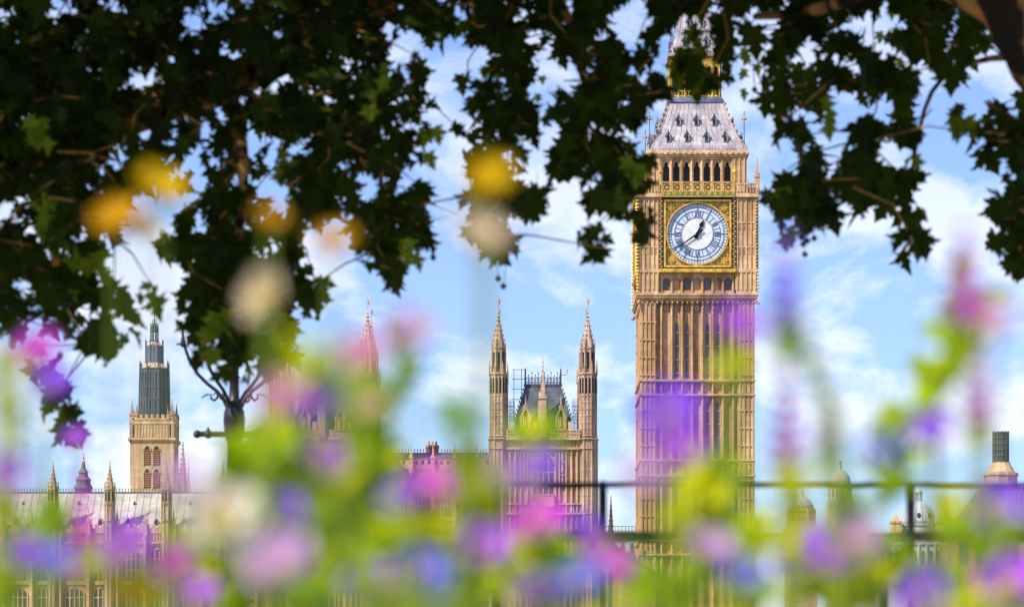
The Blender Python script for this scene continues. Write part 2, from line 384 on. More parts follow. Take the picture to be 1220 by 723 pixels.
for x in BAYS:
    pt.disc(x * U, zt(366.5), -63.4 * U, -60.6 * U, 3.0 * U, 10, 1.2 * U)
    for (a, b_) in bands: pt.disc(x * U, zt(b_ + 6), -63.0 * U, -60.6 * U, 2.6 * U, 10, 1.3 * U)
pt.all4().build('tracery', 'stone', ct)
def tall_window(x, a, b_, k):
    m = MB(); m.prism(arch_pts(x * U, 2.1 * U, zt(b_), zt(a + 3), zt(a)), -62.2 * U, -60.2 * U)
    w_ = m.turned(k).build('window', 'glass', ct)
    m = MB()
    for py in range(int(a) + 12, int(b_) - 4, 16): m.box((x - 2.5) * U, (x + 2.5) * U, -62.7 * U, -62.1 * U, zt(py + .5), zt(py - .5))
    m.turned(k).build('transom', 'stone_panel', w_)
for k in (0, 3, 1):
    for (a, b_) in ((384, 449), (477, 545), (572, 640)):
        for x in (-24.4, -12.2, 12.2, 24.4): tall_window(x, a, b_, k)

# clock stage
cs = MB()
cs.box(-62 * U, 62 * U, -62 * U, 62 * U, zt(357.4), zt(229.5))
cs.build('clock_stage', 'stone', ct)
for sx_ in (-1, 1):
    for sy_ in (-1, 1):
        b = MB(); cx, cy = sx_ * 58 * U, sy_ * 58 * U
        b.box(cx - 12 * U, cx + 12 * U, cy - 12 * U, cy + 12 * U, zt(350), zt(229))
        for o in (-10.5, -5.5, 0, 5.5, 10.5):
            for q in (-1, 1):
                b.box(cx + (o - .8) * U, cx + (o + .8) * U, cy + q * 11.9 * U - (0 if q > 0 else 1.2 * U), cy + q * 11.9 * U + (1.2 * U if q > 0 else 0), zt(346), zt(236))
                b.box(cx + q * 11.9 * U - (0 if q > 0 else 1.2 * U), cx + q * 11.9 * U + (1.2 * U if q > 0 else 0), cy + (o - .8) * U, cy + (o + .8) * U, zt(346), zt(236))
        for py in (239, 266, 295, 322):
            b.box(cx - 12.8 * U, cx + 12.8 * U, cy - 12.8 * U, cy + 12.8 * U, zt(py + .9), zt(py - .7))
        b.box(cx - 13.4 * U, cx + 13.4 * U, cy - 13.4 * U, cy + 13.4 * U, zt(234), zt(230)); b.box(cx - 13.2 * U, cx + 13.2 * U, cy - 13.2 * U, cy + 13.2 * U, zt(325), zt(321.5))
        b.build('corner_pier', 'stone', ct)
        # pierced panels let into the pier faces
        b = MB()
        for py in (270, 299):
            for o in (-8, -2.8, 2.8, 8):
                for q in (-1, 1):
                    b.box(cx + (o - 1.5) * U, cx + (o + 1.5) * U, cy + q * 12.05 * U - .1 * U, cy + q * 12.05 * U + .1 * U + (.35 * U if q > 0 else -.35 * U), zt(py + 5), zt(py - 1.0))
        b.build('pierced_panel', 'stone_panel', ct)
cb = MB()                                               # corbelled ledge carrying the clock stage
for i, (h, a, b_) in enumerate([(67.4, 360, 357.5), (69.2, 357.5, 355.3), (71.4, 355.3, 352.5), (72.6, 352.5, 350.2)]):
    cb.box(-h * U, h * U, -h * U, h * U, zt(a), zt(b_))
for k in range(23):
    x = -66 + 6 * k
    t = MB(); t.box((x - .8) * U, (x + .8) * U, -69.0 * U, -67 * U, zt(361.6), zt(357)); cb.join(t.all4())
cb.build('corbel_ledge', 'stone', ct)
for sx_ in (-1, 1):
    for sy_ in (-1, 1):
        b = MB(); cx, cy = sx_ * 69.5 * U, sy_ * 69.5 * U
        b.ball((cx, cy, zt(360)), 2.3 * U); b.tube([(cx, cy, zt(361)), (cx + sx_ * 3 * U, cy + sy_ * 3 * U, zt(363)), (cx + sx_ * 4.4 * U, cy + sy_ * 4.4 * U, zt(361))], [1.6 * U, 1.2 * U, .5 * U])
        b.build('gargoyle', 'stone_panel', ct)
ar = MB()                                               # arcade of seven small lights below the dial
for x in EDGE:
    ar.box((x - 1.5) * U, (x + 1.5) * U, -66.5 * U, -61.9 * U, zt(350.3), zt(327)); ar.box((x - .7) * U, (x + .7) * U, -67.4 * U, -66.4 * U, zt(350.3), zt(329))
ar.box(-44 * U, 44 * U, -65.6 * U, -61.9 * U, zt(350.4), zt(346.2)); ar.box(-45 * U, 45 * U, -66.2 * U, -61.9 * U, zt(330), zt(326))
for x in BAYS:
    ar.prism([((x - 4.7) * U, zt(333.5)), ((x - 4.7) * U, zt(330)), ((x + 4.7) * U, zt(330)), ((x + 4.7) * U, zt(333.5)), ((x + 2.6) * U, zt(331.8)), (x * U, zt(330.6)), ((x - 2.6) * U, zt(331.8))], -65.2 * U, -62.4 * U)
ar.all4().build('arcade', 'stone', ct)
for k in (0, 3, 1):
    for i, x in enumerate(BAYS):
        if i % 2 == 0:
            m = MB(); m.prism(arch_pts(x * U, 3.6 * U, zt(346), zt(335), zt(331)), -62.7 * U, -61.9 * U); m.turned(k).build('window', 'glass', ct)
gb = MB()
gb.box(-46 * U, 46 * U, -73.2 * U, -61.9 * U, zt(325.6), zt(321.2))
for x in range(-44, 45, 4): gb.box((x - 1.3) * U, (x + 1.3) * U, -73.9 * U, -73.1 * U, zt(324.6), zt(322.2))
gb.all4().build('gilded_band', 'gold', ct)
gs = MB()                                               # rope-like studded strips each side of the dial and on the outer corners
for x in (-43.6, 43.6):
    gs.box((x - 1.9) * U, (x + 1.9) * U, -72.0 * U, -69 * U, zt(321), zt(236))
for x in (-70.4, 70.4):
    gs.box((x - .8) * U, (x + .8) * U, -72.0 * U, -69.9 * U, zt(320.8), zt(240))
gs.all4().build('corner_strip', 'bronze', ct)
gs = MB()
for x in (-43.6, 43.6):
    for j, py in enumerate(range(238, 321, 3)):
        gs.ball(((x + (.75 if j % 2 else -.75)) * U, -72.0 * U, zt(py)), 1.2 * U, 6, 4)
for x in (-70.4, 70.4):
    for py in range(212, 350, 4): gs.ball((x * U, -72.0 * U, zt(py)), 1.25 * U, 6, 4)
gs.all4().build('gilded_stud', 'gold', ct)['kind'] = 'stuff'
# dials on the three faces that can be seen from this bank
CZ = zt(279)
Y0 = -69.0
RX, RI, RV = 'X', 'I', 'V'
ROM = ['XII', 'I', 'II', 'III', 'IIII', 'V', 'VI', 'VII', 'VIII', 'IX', 'X', 'XI']
def strokes(txt, w=1.0, h=1.0):                          # roman letters as bars, x right, y up, centred
    wid = {'I': .42, 'V': .8, 'X': .8}; tot = sum(wid[c] for c in txt); x = -tot / 2; out = []
    for c in txt:
        cw = wid[c]
        if c == 'I': out.append(((x + cw / 2, -.5), (x + cw / 2, .5), .085))
        if c == 'V': out += [((x + .1, .5), (x + cw / 2, -.5), .10), ((x + cw - .1, .5), (x + cw / 2, -.5), .06)]
        if c == 'X': out += [((x + .1, .5), (x + cw - .1, -.5), .10), ((x + cw - .1, .5), (x + .1, -.5), .06)]
        x += cw
    return [((a[0] * w, a[1] * h), (b[0] * w, b[1] * h), t * w) for a, b, t in out]
def bar2(mb, a, b, wd, y0, y1):
    a, b = Vector(a), Vector(b); d = (b - a).normalized(); p = Vector((-d.y, d.x)) * wd / 2
    mb.prism([tuple(a - p), tuple(b - p), tuple(b + p), tuple(a + p)], y0, y1)
def clock(k):
    fr = MB()                                           # square frame
    for h0, h1, y in ((41.0, 38.2, -70.6),):
        fr.box(-43 * U + 1.5 * U, -h1 * U, y * U, -61.9 * U, CZ - 41.5 * U, CZ + 41.5 * U); fr.box(h1 * U, 41.5 * U, y * U, -61.9 * U, CZ - 41.5 * U, CZ + 41.5 * U)
        fr.box(-h1 * U, h1 * U, y * U, -61.9 * U, CZ + h1 * U, CZ + 41.5 * U); fr.box(-h1 * U, h1 * U, y * U, -61.9 * U, CZ - 41.5 * U, CZ - h1 * U)
    dial = fr.turned(k).build('clock_face', 'dark', ct)
    m = MB(); m.box(-38.3 * U, 38.3 * U, -66 * U, -61.8 * U, CZ - 38.3 * U, CZ + 38.3 * U); m.turned(k).build('spandrel_ground', 'old_gold', dial)
    m = MB()
    for a in (-40.2, 37.9):
        m.box(a * U, (a + 2.3) * U, -71.1 * U, -66 * U, CZ - 40.2 * U, CZ + 40.2 * U); m.box(-37.9 * U, 37.9 * U, -71.1 * U, -66 * U, CZ + a * U, CZ + (a + 2.3) * U)
    m.disc(0, CZ, -70.2 * U, -66 * U, 37.6 * U, 72, 36.0 * U)
    for ax in (-1, 1):
        for az in (-1, 1):                              # corner rosettes with leaves
            cx, cz = ax * 31.5 * U, CZ + az * 31.5 * U
            m.disc(cx, cz, -68.4 * U, -66 * U, 3.2 * U, 14, 1.9 * U); m.disc(cx, cz, -68.9 * U, -66 * U, 1.2 * U, 10)
            for j in range(8):
                t = j * PI / 4; m.disc(cx + 4.3 * U * math.cos(t), cz + 4.3 * U * math.sin(t), -67.8 * U, -66 * U, 1.05 * U, 7)
            for o in (12.5, 20.5):
                m.disc(cx - ax * (o - 5.5) * U, cz + az * 4.0 * U, -67.5 * U, -66 * U, 1.5 * U, 7); m.disc(cx + ax * 4.0 * U, cz - az * (o - 5.5) * U, -67.5 * U, -66 * U, 1.5 * U, 7)
    m.turned(k).build('gilded_frame', 'gold', dial)
    m = MB(); m.disc(0, CZ, -67.6 * U, -66.1 * U, 36.2 * U, 72); m.turned(k).build('outer_glass', 'dial_blue', dial)
    m = MB(); m.disc(0, CZ, -67.9 * U, -67.7 * U, 18.6 * U, 48); m.turned(k).build('centre_glass', 'dial', dial)
    m = MB()
    for r, w_ in ((36.0, .45), (31.6, .35), (27.6, .3), (19.2, .4)): m.disc(0, CZ, -68.25 * U, -67.5 * U, r * U, 64, (r - w_) * U)
    for j in range(60):
        a = j * PI / 30; ca, sa = math.cos(a), math.sin(a)
        bar2(m, (31.4 * U * ca, CZ + 31.4 * U * sa), (35.7 * U * ca, CZ + 35.7 * U * sa), .26 * U, -68.15 * U, -67.5 * U)
    for j in range(12):
        a = (j + .5) * PI / 6; ca, sa = math.cos(a), math.sin(a)
        bar2(m, (19 * U * ca, CZ + 19 * U * sa), (27.4 * U * ca, CZ + 27.4 * U * sa), .35 * U, -68.1 * U, -67.5 * U)
        a = j * PI / 6; ca, sa = math.cos(a), math.sin(a)
        bar2(m, (27.3 * U * ca, CZ + 27.3 * U * sa), (35.8 * U * ca, CZ + 35.8 * U * sa), .6 * U, -68.35 * U, -67.5 * U)
    m.turned(k).build('dial_tracery', 'dial_iron', dial)
    m = MB()
    for j, t in enumerate(ROM):
        a = PI / 2 - j * PI / 6; rad = Vector((math.cos(a), math.sin(a))); tan = Vector((rad.y, -rad.x)); c = rad * 23.3 * U
        for p, q, wd in strokes(t, 5.2 * U, 7.0 * U):
            P0 = c + tan * p[0] + rad * p[1]; P1 = c + tan * q[0] + rad * q[1]
            bar2(m, (P0.x, CZ + P0.y), (P1.x, CZ + P1.y), wd, -68.6 * U, -67.5 * U)
    m.turned(k).build('hour_numerals', 'dial_iron', dial)
    m = MB(); a = R(90 - 235); d = Vector((math.cos(a), math.sin(a)))
    n_ = Vector((-d.y, d.x))
    def hp(r, o): p = d * r * U + n_ * o * U; return (p.x, CZ + p.y)
    m.prism([hp(-8, -1.3), hp(0, -1.1), hp(34.5, -.35), hp(34.5, .35), hp(0, 1.1), hp(-8, 1.3)], -70.0 * U, -69.5 * U)
    m.turned(k).build('minute_hand', 'black', dial)
    m = MB(); a = R(90 - 24); d = Vector((math.cos(a), math.sin(a))); n_ = Vector((-d.y, d.x))
    m.prism([hp(-6, -2), hp(-4, -2.6), hp(0, -1.6), hp(9, -1.0), hp(11, -3.0), hp(15, -1.2), hp(19, 0), hp(15, 1.2), hp(11, 3.0), hp(9, 1.0), hp(0, 1.6), hp(-4, 2.6), hp(-6, 2)], -69.4 * U, -68.9 * U)
    m.disc(0, CZ, -70.4 * U, -68.9 * U, 2.2 * U, 16)
    m.turned(k).build('hour_hand', 'black', dial)
for k in (0, 3, 1): clock(k)
# gallery above the dial
gl = MB(); gl.box(-64 * U, 64 * U, -73.4 * U, 73.4 * U, zt(236), zt(232)); gl.box(-73.4 * U, -64.0 * U, -73.4 * U, 73.4 * U, zt(236), zt(232)); gl.box(64.0 * U, 73.4 * U, -73.4 * U, 73.4 * U, zt(236), zt(232))
gl.build('gallery_ledge', 'stone_pale', ct)
gl = MB(); gl.box(-44 * U, 44 * U, -74.2 * U, -73.2 * U, zt(235.4), zt(229.2))
gl.all4().build('enamel_band', 'green_band', ct)
gl = MB()
for x in range(-42, 43, 7): gl.disc(x * U, zt(232.3), -74.6 * U, -74.1 * U, 2.0 * U, 8, 1.0 * U)
for py in (235.6, 229.6): gl.box(-44.2 * U, 44.2 * U, -74.6 * U, -73.1 * U, zt(py + .5), zt(py - .5))
gl.all4().build('enamel_rosette', 'gold', ct)
gl = MB()
for x in EDGE: gl.box((x - 1.0) * U, (x + 1.0) * U, -73.2 * U, -70.6 * U, zt(231.9), zt(217))
for x in BAYS:
    gl.disc(x * U, zt(224.5), -72.4 * U, -71.2 * U, 5.2 * U, 12, 3.6 * U); gl.disc(x * U, zt(224.5), -72.6 * U, -71.4 * U, 1.9 * U, 8)
gl.box(-44 * U, 44 * U, -73.0 * U, -70.8 * U, zt(219.5), zt(217.6)); gl.box(-44 * U, 44 * U, -73.0 * U, -70.8 * U, zt(231.9), zt(230))
gl.all4().build('gilded_balustrade', 'old_gold', ct)
gl = MB()
for s_ in (-1, 1):
    for i in range(7): x = s_ * (47 + 3.9 * i); gl.box((x - .8) * U, (x + .8) * U, -73.0 * U, -71.2 * U, zt(231.9), zt(221))
    a, b_ = sorted((s_ * 45, s_ * 72)); gl.box(a * U, b_ * U, -73.3 * U, -70.8 * U, zt(221.5), zt(219.5))
gl.all4().build('parapet', 'stone', ct)
for sx_ in (-1, 1):
    for sy_ in (-1, 1):
        m = MB(); pinnacle(m, sx_ * 71 * U, sy_ * 71 * U, zt(236), zt(212), zt(191), 2.6 * U, 4); m.build('corner_pinnacle', 'stone', ct)
for k in range(4):
    for s_ in (-1, 1):
        m = MB(); x, y = s_ * 44 * U, -72.5 * U
        m.frus(x, y, zt(222), zt(209), 1.5 * U, 1.2 * U, 8); m.ball((x, y, zt(206)), 3.0 * U, 10, 6); m.frus(x, y, zt(204), zt(198), 2.2 * U, 0, 8)
        m.turned(k).build('gilded_orb', 'gold', ct)
# belfry
bf = MB(); bf.box(-50 * U, 50 * U, -50 * U, 50 * U, zt(229.4), zt(184)); bf.build('belfry', 'stone_panel', ct)
bf = MB()
for x in EDGE: bf.box((x - 2.1) * U, (x + 2.1) * U, -57 * U, -49.8 * U, zt(229.3), zt(188)); bf.frus(x * U, -57.2 * U, zt(229.3), zt(190), 1.1 * U, 1.1 * U, 6)
for x in BAYS:                                           # pointed heads with cusps
    q = []
    for s_ in (-1, 1):
        bf.prism([((x + s_ * 4.05) * U, zt(200)), ((x + s_ * 4.05) * U, zt(187)), (x * U, zt(187)), (x * U, zt(190.5)), ((x + s_ * 1.6) * U, zt(193)), ((x + s_ * 2.3) * U, zt(194.6)), ((x + s_ * 1.9) * U, zt(196)), ((x + s_ * 3.3) * U, zt(197.5))][::s_], -55.5 * U, -52 * U)
bf.box(-44 * U, 44 * U, -57.4 * U, -49.8 * U, zt(188.2), zt(184.2))
bf.all4().build('belfry_arcade', 'stone', ct)
for k in (0, 3, 1):
    for x in BAYS:
        m = MB(); m.prism(arch_pts(x * U, 3.9 * U, zt(217.5), zt(197), zt(189.8)), -51.6 * U, -49.9 * U); m.turned(k).build('belfry_opening', 'dark', ct)
for sx_ in (-1, 1):
    for sy_ in (-1, 1):
        b = MB(); cx, cy = sx_ * 51 * U, sy_ * 51 * U; b.box(cx - 7.2 * U, cx + 7.2 * U, cy - 7.2 * U, cy + 7.2 * U, zt(231.6), zt(185.5))
        for o in (-5.8, 0, 5.8):
            for q in (-1, 1):
                b.box(cx + (o - .8) * U, cx + (o + .8) * U, cy + q * 7.1 * U - (0 if q > 0 else 1.1 * U), cy + q * 7.1 * U + (1.1 * U if q > 0 else 0), zt(231), zt(187))
                b.box(cx + q * 7.1 * U - (0 if q > 0 else 1.1 * U), cx + q * 7.1 * U + (1.1 * U if q > 0 else 0), cy + (o - .8) * U, cy + (o + .8) * U, zt(231), zt(187))
        b.build('belfry_pier', 'stone', ct)
co = MB()
for h, a, b_ in ((60.0, 185.4, 183.0), (61.2, 183.0, 180.4), (60.4, 180.4, 178.2)): co.box(-h * U, h * U, -h * U, h * U, zt(a), zt(b_))
co.build('cornice', 'stone_pale', ct)
co = MB()
for i in range(17):
    x = -56 + 7 * i; co.ball((x * U, -61.3 * U, zt(181.7)), 1.6 * U, 6, 4)
co.all4().build('cornice_shield', 'old_gold', ct)
co = MB()
for i in range(30):
    x = -58 + 4 * i; co.box((x - .9) * U, (x + .9) * U, -60.2 * U, -59.0 * U, zt(178.3), zt(172 if i % 2 else 174))
co.box(-60 * U, 60 * U, -59.9 * U, -59.2 * U, zt(178.2), zt(175.6))
co.all4().build('roof_cresting', 'iron_roof', ct)
# lower roof, slightly bell shaped
prof = [(59.0, 178.3), (55.0, 170), (50.0, 160), (44.6, 148), (39.6, 136), (35.6, 124), (33.2, 115)]
rf = MB()
for (h0, p0), (h1, p1) in zip(prof, prof[1:]): rf.sq(0, 0, zt(p0), zt(p1), h0 * U, h1 * U)
roof = rf.build('roof', 'iron_roof', ct)
def roof_hw(py):
    for (h0, p0), (h1, p1) in zip(prof, prof[1:]):
        if p1 <= py <= p0: return h1 + (h0 - h1) * (py - p1) / (p0 - p1)
    return 33
rr = MB()
for i in range(-7, 8):
    f = i / 7.5
    pts = [(f * h * U, -(h + .2) * U, zt(p)) for h, p in prof]; rr.tube(pts, .42 * U, 4)
rr.all4().build('roof_seam', 'iron_roof', ct)
for s_ in range(4):
    m = MB()
    for py in range(118, 178, 7):
        h = roof_hw(py); m.frus(-(h + .8) * U, -(h + .8) * U, zt(py + 1.5), zt(py - 1.5), 1.0 * U, 1.9 * U, 5); m.frus(-(h + .8) * U, -(h + .8) * U, zt(py - 1.5), zt(py - 3.2), 1.9 * U, 0, 5)
    m.tube([(-h_ * U, -h_ * U, zt(p)) for h_, p in prof], .8 * U, 5)
    m.turned(s_).build('hip_crocket', 'stone_grey', ct)
def dormer(x, py0, w, k, h=7.5):                        # small gabled roof light
    hb = roof_hw(py0)
    m = MB(); m.prism([((x - w) * U, zt(py0)), ((x + w) * U, zt(py0)), ((x + w) * U, zt(py0 - h)), (x * U, zt(py0 - h - 3.5)), ((x - w) * U, zt(py0 - h))], -(hb + 1.8) * U, -(hb - 7) * U)
    d_ = m.turned(k).build('dormer', 'iron_roof', ct)
    m = MB(); m.prism(arch_pts(x * U, w * .62 * U, zt(py0 - .6), zt(py0 - h + 2), zt(py0 - h - .3)), -(hb + 2.05) * U, -(hb + 1.2) * U); m.turned(k).build('opening', 'dark', d_)
    m = MB()
    for s_ in (-1, 1): bar2(m, ((x + s_ * (w + 1.0)) * U, zt(py0 - h + 1.4)), (x * U, zt(py0 - h - 4.3)), 1.1 * U, -(hb + 3.0) * U, -(hb - 7.5) * U)
    m.box((x - .45) * U, (x + .45) * U, -(hb + 2.6) * U, -(hb + 1.6) * U, zt(py0 - h - 3.4), zt(py0 - h - 7))
    m.turned(k).build('gable_roof', 'lead', d_)
for k in (0, 3, 1):
    for x in (-21.5, 0, 21.5): dormer(x, 145, 2.7, k)
    for x in (-34, -11.6, 11.6, 34): dormer(x, 166.5, 2.7, k)
for sx_ in (-1, 1):
    for sy_ in (-1, 1):
        m = MB(); x, y = sx_ * 56.5 * U, sy_ * 56.5 * U
        m.tube([(x, y, zt(179)), (x, y, zt(131))], .55 * U, 5); m.frus(x, y, zt(179), zt(166), 1.8 * U, .6 * U, 6)
        f_ = m.build('corner_finial', 'lead_dark', ct)
        m = MB(); m.box(x - 3.4 * U, x + 3.4 * U, y - .6 * U, y + .6 * U, zt(141.3), zt(139.3)); m.box(x - .8 * U, x + .8 * U, y - .7 * U, y + .7 * U, zt(144), zt(135)); m.ball((x, y, zt(140.3)), 1.9 * U, 8, 5)
        m.build('gilded_cross', 'old_gold', f_)
# open lantern
ln = MB(); ln.sq(0, 0, zt(115.2), zt(109), 35 * U, 31.5 * U); ln.box(-33.5 * U, 33.5 * U, -33.5 * U, 33.5 * U, zt(114.5), zt(112)); ln.build('lantern_base', 'lead', ct)
ln = MB(); ln.box(-24 * U, 24 * U, -24 * U, 24 * U, zt(110), zt(63)); ln.build('lantern_core', 'lead_dark', ct)
ln = MB()
for i in range(8):
    x = -28.7 + 8.2 * i
    ln.box((x - 1.5) * U, (x + 1.5) * U, -30.2 * U, -27.2 * U, zt(111), zt(66)); ln.frus(x * U, -30.4 * U, zt(111), zt(68), .9 * U, .9 * U, 6)
    if i < 7:
        for s_ in (-1, 1): ln.prism([((x + 4.1 + s_ * 2.7) * U, zt(78)), ((x + 4.1 + s_ * 2.7) * U, zt(66)), ((x + 4.1) * U, zt(66)), ((x + 4.1) * U, zt(70)), ((x + 4.1 + s_ * 1.9) * U, zt(73))][::s_], -29.5 * U, -27.6 * U)
ln.box(-30.2 * U, 30.2 * U, -29.9 * U, -27.2 * U, zt(67), zt(62)); ln.box(-30 * U, 30 * U, -29.8 * U, -28.8 * U, zt(108), zt(106.3)); ln.box(-30 * U, 30 * U, -29.8 * U, -28.8 * U, zt(101.5), zt(100.3))
for i in range(15): ln.box((-28 + 4 * i - .4) * U, (-28 + 4 * i + .4) * U, -29.6 * U, -29.0 * U, zt(107), zt(101))
ln.all4().build('lantern_arcade', 'gold', ct)
ln = MB()
for h, a, b_ in ((31.6, 62.4, 60), (33.2, 60, 57.4), (32.0, 57.4, 55.6)): ln.box(-h * U, h * U, -h * U, h * U, zt(a), zt(b_))
ln.build('lantern_cornice', 'stone_grey', ct)
ln = MB()
for i in range(16): x = -30 + 4 * i; ln.box((x - .8) * U, (x + .8) * U, -31.6 * U, -30.6 * U, zt(55.7), zt(50 if i % 2 else 52.5))
ln.all4().build('lantern_cresting', 'lead_dark', ct)
prof2 = [(30, 55.7), (25.5, 40), (20.5, 20), (15.5, -5), (11, -32), (7, -62), (3.2, -98), (1.4, -120)]
sp = MB()
for (h0, p0), (h1, p1) in zip(prof2, prof2[1:]): sp.sq(0, 0, zt(p0), zt(p1), h0 * U, h1 * U)
sp.build('spire', 'iron_roof', ct)
prof = prof2
for k in (0, 3, 1):
    for x in (-13, 0, 13): dormer(x, 46, 2.6, k, 7)
    for x in (-8, 8): dormer(x, 22, 2.4, k, 7)
m = MB()
for i in range(-3, 4):
    m.tube([(i / 3.5 * h * U, -(h + .2) * U, zt(p)) for h, p in prof2], .4 * U, 4)
m.all4().build('spire_seam', 'iron_roof', ct)
m = MB(); m.tube([(0, 0, zt(-118)), (0, 0, zt(-150))], .8 * U, 6); m.ball((0, 0, zt(-124)), 3.2 * U); m.box(-5 * U, 5 * U, -.6 * U, .6 * U, zt(-139), zt(-137)); m.frus(0, 0, zt(-132), zt(-128), 1 * U, 3 * U, 8)
m.build('spire_finial', 'gold', ct)

# ------------------------------------------------------------------ twin turret palace tower
def palace_tower(cx, D2, label):
    u = D2 / F
    def z(py): return ZC + (HOR - py) * u
    t = thing('palace_tower', label, 'tower', ((cx - 610) * u, D2, 0), 'twin turreted palace towers on the river front')
    HW, DEP = 53.2, 106.4                               # turret axes
    cy = DEP / 2 * u
    body = MB(); body.box(-54 * u, 54 * u, 3 * u, (DEP - 3) * u, 0, z(523)); body.build('tower_body', 'stone', t)
    # front and back walls with bands, ribs and niches
    fr = MB()
    for py, h in ((522.5, 2.6), (534, 2.2), (577, 1.6), (600, 1.4), (611.5, 2.2), (660, 2.0), (700, 2.0), (740, 2.0)):
        fr.box(-44 * u, 44 * u, -(1.8 if h > 2.1 else .9) * u, 3.2 * u, z(py + h / 2), z(py - h / 2))
    for x in (-40, -33.5, -27, -19, -14.6, 14.6, 19, 27, 33.5, 40):
        fr.box((x - .9) * u, (x + .9) * u, .2 * u, 3.2 * u, 0, z(535))
    for i in range(21):
        x = -40 + 4 * i
        for a, b_ in ((610.5, 600.7), (698.9, 690), (658.9, 650)):
            fr.box((x - .6) * u, (x + .6) * u, 1.0 * u, 3.2 * u, z(a), z(b_))
        fr.box((x - .5) * u, (x + .5) * u, 1.6 * u, 3.2 * u, z(532.8), z(524))
    for x in (-23, 23):                                  # statue niches
        for py in (548, 562, 577.5):
            fr.frus(x * u, 1.2 * u, z(py), z(py - 8.5), 1.5 * u, 1.0 * u, 7); fr.ball((x * u, 1.0 * u, z(py - 9.6)), 1.2 * u, 6, 5)
            fr.prism([((x - 2.6) * u, z(py - 11)), ((x + 2.6) * u, z(py - 11)), (x * u, z(py - 14))], -.2 * u, 3.2 * u)
    # balcony under the window
    fr.box(-13 * u, 13 * u, -5 * u, 3.1 * u, z(603), z(598.5))
    for i in range(9): fr.box((-12.4 + 3.1 * i - .5) * u, (-12.4 + 3.1 * i + .5) * u, -4.8 * u, -3.9 * u, z(598.5), z(590))
    fr.box(-13.3 * u, 13.3 * u, -5.2 * u, -3.6 * u, z(590), z(588.6))
    for s_ in (-1, 1): fr.box(s_ * 12.2 * u - .7 * u, s_ * 12.2 * u + .7 * u, -4.6 * u, 3 * u, z(598.5), z(589.5))
    fr.build('front_tracery', 'stone_pale', t)
    m = MB(); m.prism(arch_pts(0, 13.2 * u, z(588), z(553), z(539), 7), 1.4 * u, 2.95 * u)
    w_ = m.build('window', 'glass', t)
    m = MB()
    for x in (-12.9, -6.5, 0, 6.5, 12.9): m.box((x - .7) * u, (x + .7) * u, .6 * u, 1.9 * u, z(588), z(556 if abs(x) > 10 else (544 if abs(x) > 3 else 540)))
    for py in (575, 562): m.box(-13 * u, 13 * u, .9 * u, 1.8 * u, z(py + .6), z(py - .6))
    op = arch_pts(0, 14.6 * u, z(588), z(553), z(537.2), 7)[2:]; ip = arch_pts(0, 13.0 * u, z(588), z(553), z(539.2), 7)[2:]
    for i in range(len(op) - 1): m.prism([op[i], op[i + 1], ip[i + 1], ip[i]], .4 * u, 3.1 * u)
    m.build('mullion', 'stone_pale', w_)
    for py0, py1 in ((690, 664), (735, 705)):
        for x in (-10.6, -3.5, 3.5, 10.6):
            m = MB(); m.prism(arch_pts(x * u, 2.6 * u, z(py0 - 1), z(py1 + 6), z(py1 + 2)), 2.1 * u, 2.95 * u); m.build('window', 'glass', t)
    # pierced parapet with gables
    pa = MB()
    for (ya, yb) in ((0.2, 3.0), (DEP - 3.0, DEP - .2)):
        pa.box(-44 * u, 44 * u, ya * u, yb * u, z(521.3), z(512))
        for i in range(12):
            x = -38 + 7 * i
            if i % 2 == 0: pa.box((x - 2.6) * u, (x + 2.6) * u, ya * u, yb * u, z(512), z(502))
        for x in (-21, 21):
            pa.prism([((x - 6.5) * u, z(512.2)), ((x + 6.5) * u, z(512.2)), ((x + 6.5) * u, z(499)), (x * u, z(487)), ((x - 6.5) * u, z(499))], (ya - .6) * u, (yb + .6) * u)
    for s_ in (-1, 1):
        pa.box(s_ * 52 * u - 1.5 * u, s_ * 52 * u + 1.5 * u, 8 * u, (DEP - 8) * u, z(523), z(508))
        for i in range(11): pa.box(s_ * 52 * u - 1.6 * u, s_ * 52 * u + 1.6 * u, (13 + 8 * i - 2) * u, (13 + 8 * i + 2) * u, z(508.2), z(502))
    for i in range(24):
        x = -43 + 3.74 * i
        if abs(abs(x) - 21) > 6.6 and abs(x) > 4: pa.box((x - .6) * u, (x + .6) * u, -.5 * u, .3 * u, z(521), z(513)); pa.ball(((x + 1.87) * u, .1 * u, z(516.5)), 1.1 * u, 6, 4)
    pa.box(-44 * u, 44 * u, -.7 * u, .3 * u, z(513), z(511.6))
    for x in (-21, 21):
        for o in (-5.6, 5.6): pa.box((x + o - .8) * u, (x + o + .8) * u, -1.2 * u, -.3 * u, z(512), z(497))
        pa.box((x - 1.6) * u, (x + 1.6) * u, -1.4 * u, -.3 * u, z(509), z(507)); pa.frus(x * u, -.9 * u, z(507), z(498), 1.3 * u, .8 * u, 7); pa.ball((x * u, -.9 * u, z(497)), 1.0 * u, 6, 4)
        for s_ in (-1, 1): bar2(pa, ((x + s_ * 6.9) * u, z(498.5)), (x * u, z(485.8)), 1.3 * u, -1.3 * u, -.2 * u)
    pa.build('parapet', 'stone_pale', t)
    pi_ = MB()
    for x in (-21, 21): pinnacle(pi_, x * u, 1.5 * u, z(500), z(486), z(471), 1.9 * u, 4)
    pinnacle(pi_, -0.5 * u, .5 * u, z(521), z(474), z(432), 4.2 * u, 7)
    for q in (-1, 1): pi_.box((q * 5.0 - .7 - .5) * u, (q * 5.0 + .7 - .5) * u, -1.5 * u, 1.5 * u, z(521), z(478))
    pi_.tube([(-.5 * u, .5 * u, z(432)), (-.5 * u, .5 * u, z(421))], .3 * u, 5)
    pi_.build('pinnacle', 'stone_grey', t)
    # steep slate roof with iron cresting
    r_ = MB()
